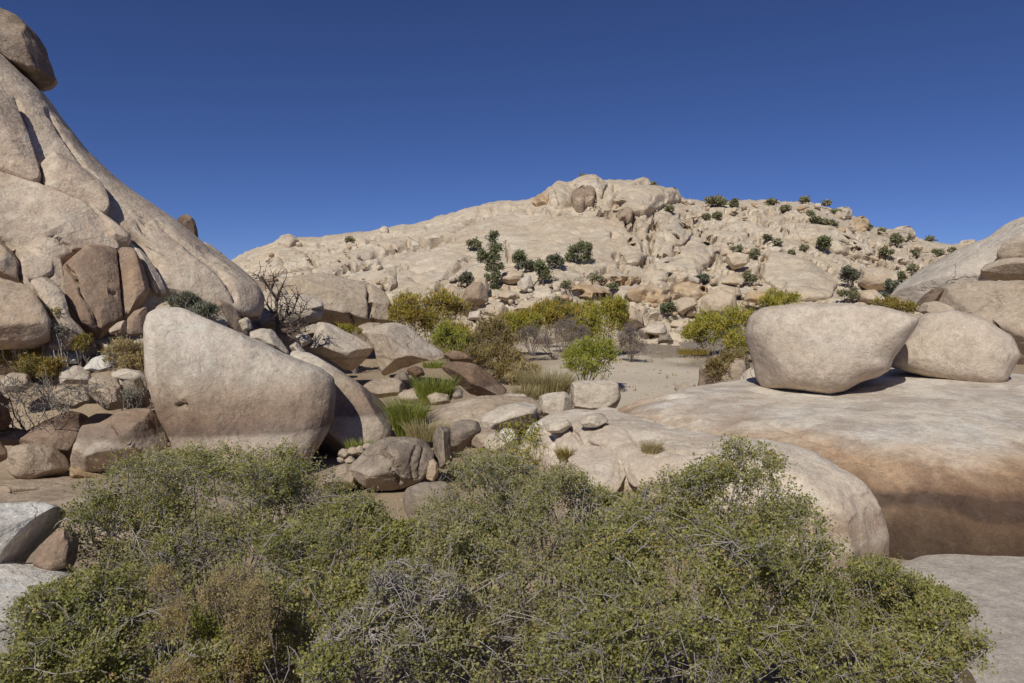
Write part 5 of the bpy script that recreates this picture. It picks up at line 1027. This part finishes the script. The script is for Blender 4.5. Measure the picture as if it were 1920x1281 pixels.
# bare tree
def dead_tree():
    g = np.random.default_rng(55); d = 30.0
    root = np.array(at(520, 640, d)); e = empty('dead_tree', Vector(root)); tag(e, 'leafless dark dead tree before the white cracked boulder', 'tree')
    seg = [[(520, 640), (521, 610), (517, 585), (519, 560)], [(519, 560), (508, 545), (498, 530), (490, 518)], [(519, 560), (525, 545), (530, 535)], [(521, 612), (534, 595), (548, 585), (556, 565)], [(536, 594), (540, 575), (535, 560)], [(548, 585), (562, 590), (570, 580)],
           [(521, 625), (540, 628), (556, 618), (566, 600)], [(518, 590), (508, 582), (500, 570)], [(540, 628), (550, 636), (560, 640)], [(498, 530), (488, 526), (483, 515)], [(508, 545), (514, 530), (512, 515)], [(556, 565), (560, 552)], [(556, 618), (572, 612)], [(530, 600), (524, 585), (530, 570)], [(534, 625), (545, 610), (540, 598)]]
    Vs, Qs, o = [], [], 0
    def add(pts, r0, r1):
        nonlocal o
        P = np.array([pts], float); V, Q = tubes(P, np.linspace(r0, r1, len(pts))[None], 5); Vs.append(V); Qs.append(Q + o); o += len(V)
    for i, s in enumerate(seg):
        dd = d + g.uniform(-0.6, 0.6)
        pts = [np.array(at(x, y, d + (dd - d) * k / max(1, len(s) - 1))) for k, (x, y) in enumerate(s)]
        r = 0.13 if i == 0 else (0.075 if i < 8 else 0.045)
        add(pts, r, r * 0.5)
        for _ in range(9):
            k = g.integers(1, len(pts)); a = pts[k - 1] + (pts[k] - pts[k - 1]) * g.random()
            dv = unit(g.normal(0, 1, 3) + np.array([0, 0, 0.35])) * g.uniform(0.3, 0.8)
            add([a, a + dv * 0.5 + g.normal(0, 0.05, 3), a + dv], 0.022, 0.009)
            add([a + dv * 0.6, a + dv * 0.6 + unit(g.normal(0, 1, 3)) * 0.3], 0.012, 0.006)
    b = bpy.data.objects.new('branches', mesh_np('branches', np.concatenate(Vs) - root, np.concatenate(Qs), 4, L['bark_dark'])); b.parent = e; col.objects.link(b)
dead_tree()

# grasses and reeds
def tuft(name, label, cat, px, py, d, rpx, hpx, mat, n, seed, wd=0.012, lean=0.35, z=None):
    g = np.random.default_rng(seed); c = np.array(at(px, py, d)); r = rpx * d / F; h = hpx * d / F
    ang = g.uniform(0, 2 * math.pi, n); rad = r * np.sqrt(g.random(n))
    b = np.stack([rad * np.cos(ang), rad * np.sin(ang) * 0.7, np.full(n, -0.1)], 1)
    hh = h * g.uniform(0.5, 1.05, n)
    out = np.stack([np.cos(ang), np.sin(ang), 0 * ang], 1) * (lean * hh * (0.3 + rad / r))[:, None] + g.normal(0, 0.12, (n, 3)) * hh[:, None] * np.array([1, 1, 0])
    m1 = b + out * 0.35 + np.stack([0 * hh, 0 * hh, hh * 0.55], 1); tp = b + out + np.stack([0 * hh, 0 * hh, hh * 0.95], 1)
    sd = unit(np.stack([g.normal(0, 1, n), g.normal(0, 1, n), 0 * ang], 1)) * wd / 2
    V = np.stack([b - sd, b + sd, m1 + sd * 0.9, m1 - sd * 0.9, tp + sd * 0.15, tp - sd * 0.15], 1).reshape(-1, 3)
    i = np.arange(n)[:, None] * 6
    Q = np.concatenate([i + np.array([0, 1, 2, 3]), i + np.array([3, 2, 4, 5])])
    o = bpy.data.objects.new(name, mesh_np(name, V, Q, 4, mat, smooth=False, attrs={'rnd': np.repeat(np.clip(g.normal(0.45, 0.25, n), 0, 1), 6)}))
    o.location = Vector(c); link(o); tag(o, label, cat); return o
tuft('reed_clump', 'tall bright green reed clump beside the stained whaleback boulder', 'reeds', 765, 812, 21, 22, 82, L['reed'], 900, 501, 0.018)
tuft('reed_clump', 'pale green grass in front of the tall reed clump', 'grass', 800, 818, 19.5, 36, 40, L['straw'], 700, 502, 0.014)
tuft('grass_clump', 'bright green grass on the ledge below the pale hump boulder', 'grass', 815, 745, 26, 32, 50, L['reed'], 800, 503, 0.02)
tuft('grass_clump', 'small green grass on the underside ledge of the pale hump boulder', 'grass', 815, 686, 31, 22, 16, L['reed'], 300, 504, 0.02)
tuft('grass_clump', 'green grass at the foot of the stained whaleback boulder', 'grass', 680, 842, 18.2, 30, 28, L['reed'], 400, 505, 0.014)
tuft('grass_clump', 'broad pale straw grass at the edge of the sand', 'grass', 1025, 742, 27, 42, 60, L['straw'], 1300, 506, 0.02)
tuft('grass_clump', 'pale straw grass behind the smaller block boulder', 'grass', 985, 748, 25.5, 20, 36, L['straw'], 400, 507, 0.018)
tuft('grass_clump', 'golden grass tuft on the rocks left of the rock ridge', 'grass', 1062, 852, float(surf('nose', 1062, 852)[0]) - 0.1, 15, 26, L['yellow'], 350, 508, 0.01, 0.6)
tuft('grass_clump', 'straw tuft on the crest of the rock ridge', 'grass', 1222, 846, float(surf('nose', 1222, 846)[0]) - 0.1, 15, 36, L['straw'], 350, 509, 0.009, 0.35)
tuft('grass_clump', 'small tuft beside the smaller block boulder', 'grass', 1018, 790, 19, 14, 20, L['yellow'], 200, 510, 0.012)
tuft('grass_clump', 'low yellow green grass at the far edge of the wash', 'grass', 1300, 662, 48, 30, 14, L['yellow'], 300, 511, 0.04)

# ------------------------------------------------------------------ loose stones and litter on the ground
def gravel():
    g = np.random.default_rng(9); V, Q, o = [], [], 0
    S, q = cubesphere(1)
    n = 2400
    d = np.concatenate([g.uniform(12, 62, 1600), g.uniform(22, 62, 800)]); pxs = np.concatenate([g.uniform(-40, 1500, 1600), g.uniform(950, 1420, 800)])
    x = (pxs - CX) / F * d; z = zg(x, d)
    s = 0.02 + 0.10 * g.random(n) ** 5 + 0.0004 * d
    P = S[None] * s[:, None, None] * g.uniform(0.6, 1.5, (n, 1, 3)) * g.uniform(0.8, 1.2, (n, len(S), 1))
    P[:, :, 2] *= 0.6
    P = P + np.stack([x, d, z + s * 0.1], 1)[:, None]
    Qa = q[None] + (np.arange(n) * len(S))[:, None, None]
    me = mesh_np('gravel', P.reshape(-1, 3), Qa.reshape(-1, 4), 4, M['tan'], smooth=False)
    tag(link(bpy.data.objects.new('gravel', me)), 'loose gravel and pebbles scattered over the sandy ground', 'gravel', kind='stuff')
gravel()

# short dry grass caught between the stones
def dry_grass():
    g = np.random.default_rng(77); n, m = 320, 9
    d = g.uniform(13, 58, n); x = (g.uniform(0, 1480, n) - CX) / F * d
    b = np.stack([x, d, zg(x, d)], 1)[:, None] + g.normal(0, 0.08, (n, m, 3)) * np.array([1, 1, 0])
    h = g.uniform(0.1, 0.35, (n, m, 1)); tp = b + np.concatenate([g.normal(0, 0.35, (n, m, 2)) * h, h], -1)
    sd = unit(np.concatenate([g.normal(0, 1, (n, m, 2)), np.zeros((n, m, 1))], -1)) * (0.006 + 0.0003 * d[:, None, None])
    V = np.stack([b - sd, b + sd, tp + sd * 0.2, tp - sd * 0.2], 2).reshape(-1, 3)
    me = mesh_np('dry_grass', V, np.arange(len(V)).reshape(-1, 4), 4, L['straw'], smooth=False, attrs={'rnd': np.repeat(g.random(n * m), 4)})
    tag(link(bpy.data.objects.new('dry_grass', me)), 'short dry grass scattered between the stones of the basin', 'grass', kind='stuff')
dry_grass()

# ------------------------------------------------------------------ plants of the hill
def hplant(name, label, cat, px, py, rx, ry, leaf='scrub', n=220, seed=1, trunk=None, bl=None, group=None, **kw):
    rx, ry = rx * 0.85, ry * 0.85
    dd = float(surf('hill', px, min(py + ry * 0.9, 600))[0]) - 0.5
    bl = [(px, py, dd, rx, ry, rx * dd / F)] if bl is None else [(x, y, dd, a, b, a * dd / F) for x, y, a, b in bl]
    base = at(px, py + ry * 1.15, dd) if trunk is None else at(trunk[0], trunk[1], dd)
    k = dict(ntwig=int(n * 0.8), lpt=7, ll=0.0034 * dd, lw=0.0020 * dd, nlimb=8, nbr=40, r0=0.0012 * dd, tw=0.00025 * dd, clump=0.9, cl_scale=0.8, shell=2.0, spread=0.004 * dd, rough=0.6, seed=seed, group=group, heads=9, core=0.5)
    k.update(kw)
    if trunk is not None: k['trunk'] = at(trunk[2], trunk[3], dd); k['trunk_name'] = 'trunk'; k['leafname'] = 'crown'
    return pshrub(name, label, cat, bl, leaf, 'bark_dark', root=base, **k)
hplant('pine_tree', 'tall narrow dark pine on the hillside', 'tree', 920, 500, 20, 50, 'pine', 900, 601, trunk=(926, 562, 926, 445), bl=[(914, 486, 20, 17), (928, 450, 12, 15), (930, 470, 11, 12), (928, 505, 15, 16), (924, 525, 14, 15), (929, 545, 11, 13)])
hplant('dark_bush', 'small dark bush left above the tall pine', 'bush', 888, 459, 13, 9, 'scrub', 220, 602)
hplant('dark_bush', 'rounded dark bush right of the tall pine', 'bush', 975, 488, 14, 17, 'pine', 300, 603)
hplant('dark_bush', 'olive bush in front of the rounded dark one', 'bush', 990, 500, 16, 9, 'sage', 200, 604)
hplant('dark_bush', 'dark green bush beside the brownish one on the hillside', 'bush', 1014, 512, 16, 24, 'pine', 420, 605)
hplant('dark_bush', 'brownish grey bush above the dark green one', 'bush', 1040, 490, 16, 13, 'sage', 300, 606)
hplant('oak_tree', 'small spreading oak on the smooth dome of the hill', 'tree', 1086, 478, 22, 18, 'pine', 420, 607, trunk=(1098, 505, 1090, 478), bl=[(1088, 470, 20, 13), (1072, 484, 10, 8), (1102, 486, 9, 10)])
hplant('dark_bush', 'grey bush on the ledge below the tall pine at its left', 'bush', 876, 525, 14, 13, 'sage', 240, 608)
hplant('dark_bush', 'dark bush alone on the smooth right slope', 'bush', 1540, 458, 19, 12, 'pine', 420, 609)
hplant('dark_bush', 'largest dark bush on the left part of the right crest', 'bush', 1342, 379, 22, 8, 'scrub', 300, 610)
hplant('dark_bush', 'small dark bush right of the largest crest bush', 'bush', 1378, 382, 8, 6, 'scrub', 120, 611)
hplant('dark_bush', 'olive bush in a crack below the wedge boulder', 'bush', 1404, 523, 14, 13, 'scrub', 240, 612)
hplant('dark_bush', 'dark bush beside the wedge boulder', 'bush', 1414, 478, 10, 8, 'scrub', 160, 613)
hplant('dark_bush', 'grey scrub at the left of the big rounded right slope boulder', 'bush', 1590, 520, 18, 22, 'sage', 420, 614)
hplant('dark_bush', 'dark grey scrub below the big rounded right slope boulder', 'bush', 1590, 552, 18, 14, 'scrub', 300, 615)
hplant('dark_bush', 'grey scrub at the right of the big rounded right slope boulder', 'bush', 1672, 540, 14, 18, 'sage', 300, 616)
hplant('dark_bush', 'dark green bush in shade under the overhanging boulder', 'bush', 1254, 580, 16, 12, 'pine', 240, 617)
hplant('dark_bush', 'small green bush on the rubble above the orange willow', 'bush', 1045, 567, 9, 8, 'scrub', 140, 618)
hplant('dark_bush', 'small dark bush on the left end of the orange ledge', 'bush', 1118, 524, 12, 6, 'scrub', 140, 619)
hplant('dark_bush', 'little dark bush on the upper orange ledge', 'bush', 1150, 538, 7, 5, 'scrub', 80, 620)
hplant('dark_bush', 'small olive bush left of the orange ledges', 'bush', 1062, 537, 9, 9, 'scrub', 120, 621)
hplant('dark_bush', 'grey bush at the foot of the cracked slab on the right slope', 'bush', 1316, 522, 10, 6, 'sage', 110, 622)
hplant('dark_bush', 'tiny bush on the very summit skyline', 'bush', 1094, 334, 6, 3, 'scrub', 60, 623)
hplant('dark_bush', 'dark bush right of the summit slab on the skyline', 'bush', 1224, 349, 7, 4, 'scrub', 80, 624)
hplant('dark_bush', 'lone bush on the crest of the left shoulder', 'bush', 655, 451, 9, 4, 'scrub', 90, 625)
sc_ = [(1324, 407, 8, 4), (1346, 405, 14, 3), (1256, 392, 8, 6), (1448, 380, 12, 4), (1474, 391, 12, 4), (1508, 376, 12, 4), (1549, 382, 9, 4), (1567, 398, 9, 4), (1518, 402, 8, 5), (1528, 415, 14, 9), (1545, 418, 8, 8), (1560, 420, 12, 6), (1628, 428, 6, 6), (1654, 435, 5, 5), (1680, 452, 14, 14), (1700, 445, 8, 5), (1660, 474, 16, 8), (1744, 449, 8, 3), (1760, 474, 14, 6), (1785, 470, 6, 4), (1715, 475, 8, 8), (1508, 466, 8, 5), (1460, 455, 9, 5), (1440, 446, 8, 4), (1484, 475, 6, 4), (1380, 467, 14, 4), (1710, 505, 12, 8), (1690, 520, 10, 10)]
SCR = []
for i, (x, y, a, b) in enumerate(sc_):
    SCR.append((hplant('scrub_bush', 'low dark scrub bush on the broken right part of the hill', 'bush', x, y, a * 0.78, b * 0.7, 'scrub', int(30 + a * b * 1.2), 640 + i, group='scrub on the right of the hill', nbr=16, nlimb=5), x, y))
single_out(SCR, 'low scrub bush')
hplant('dark_bush', 'grey green scrub on the slope edge by the grey streaked slab', 'bush', 1650, 560, 14, 10, 'sage', 200, 690)
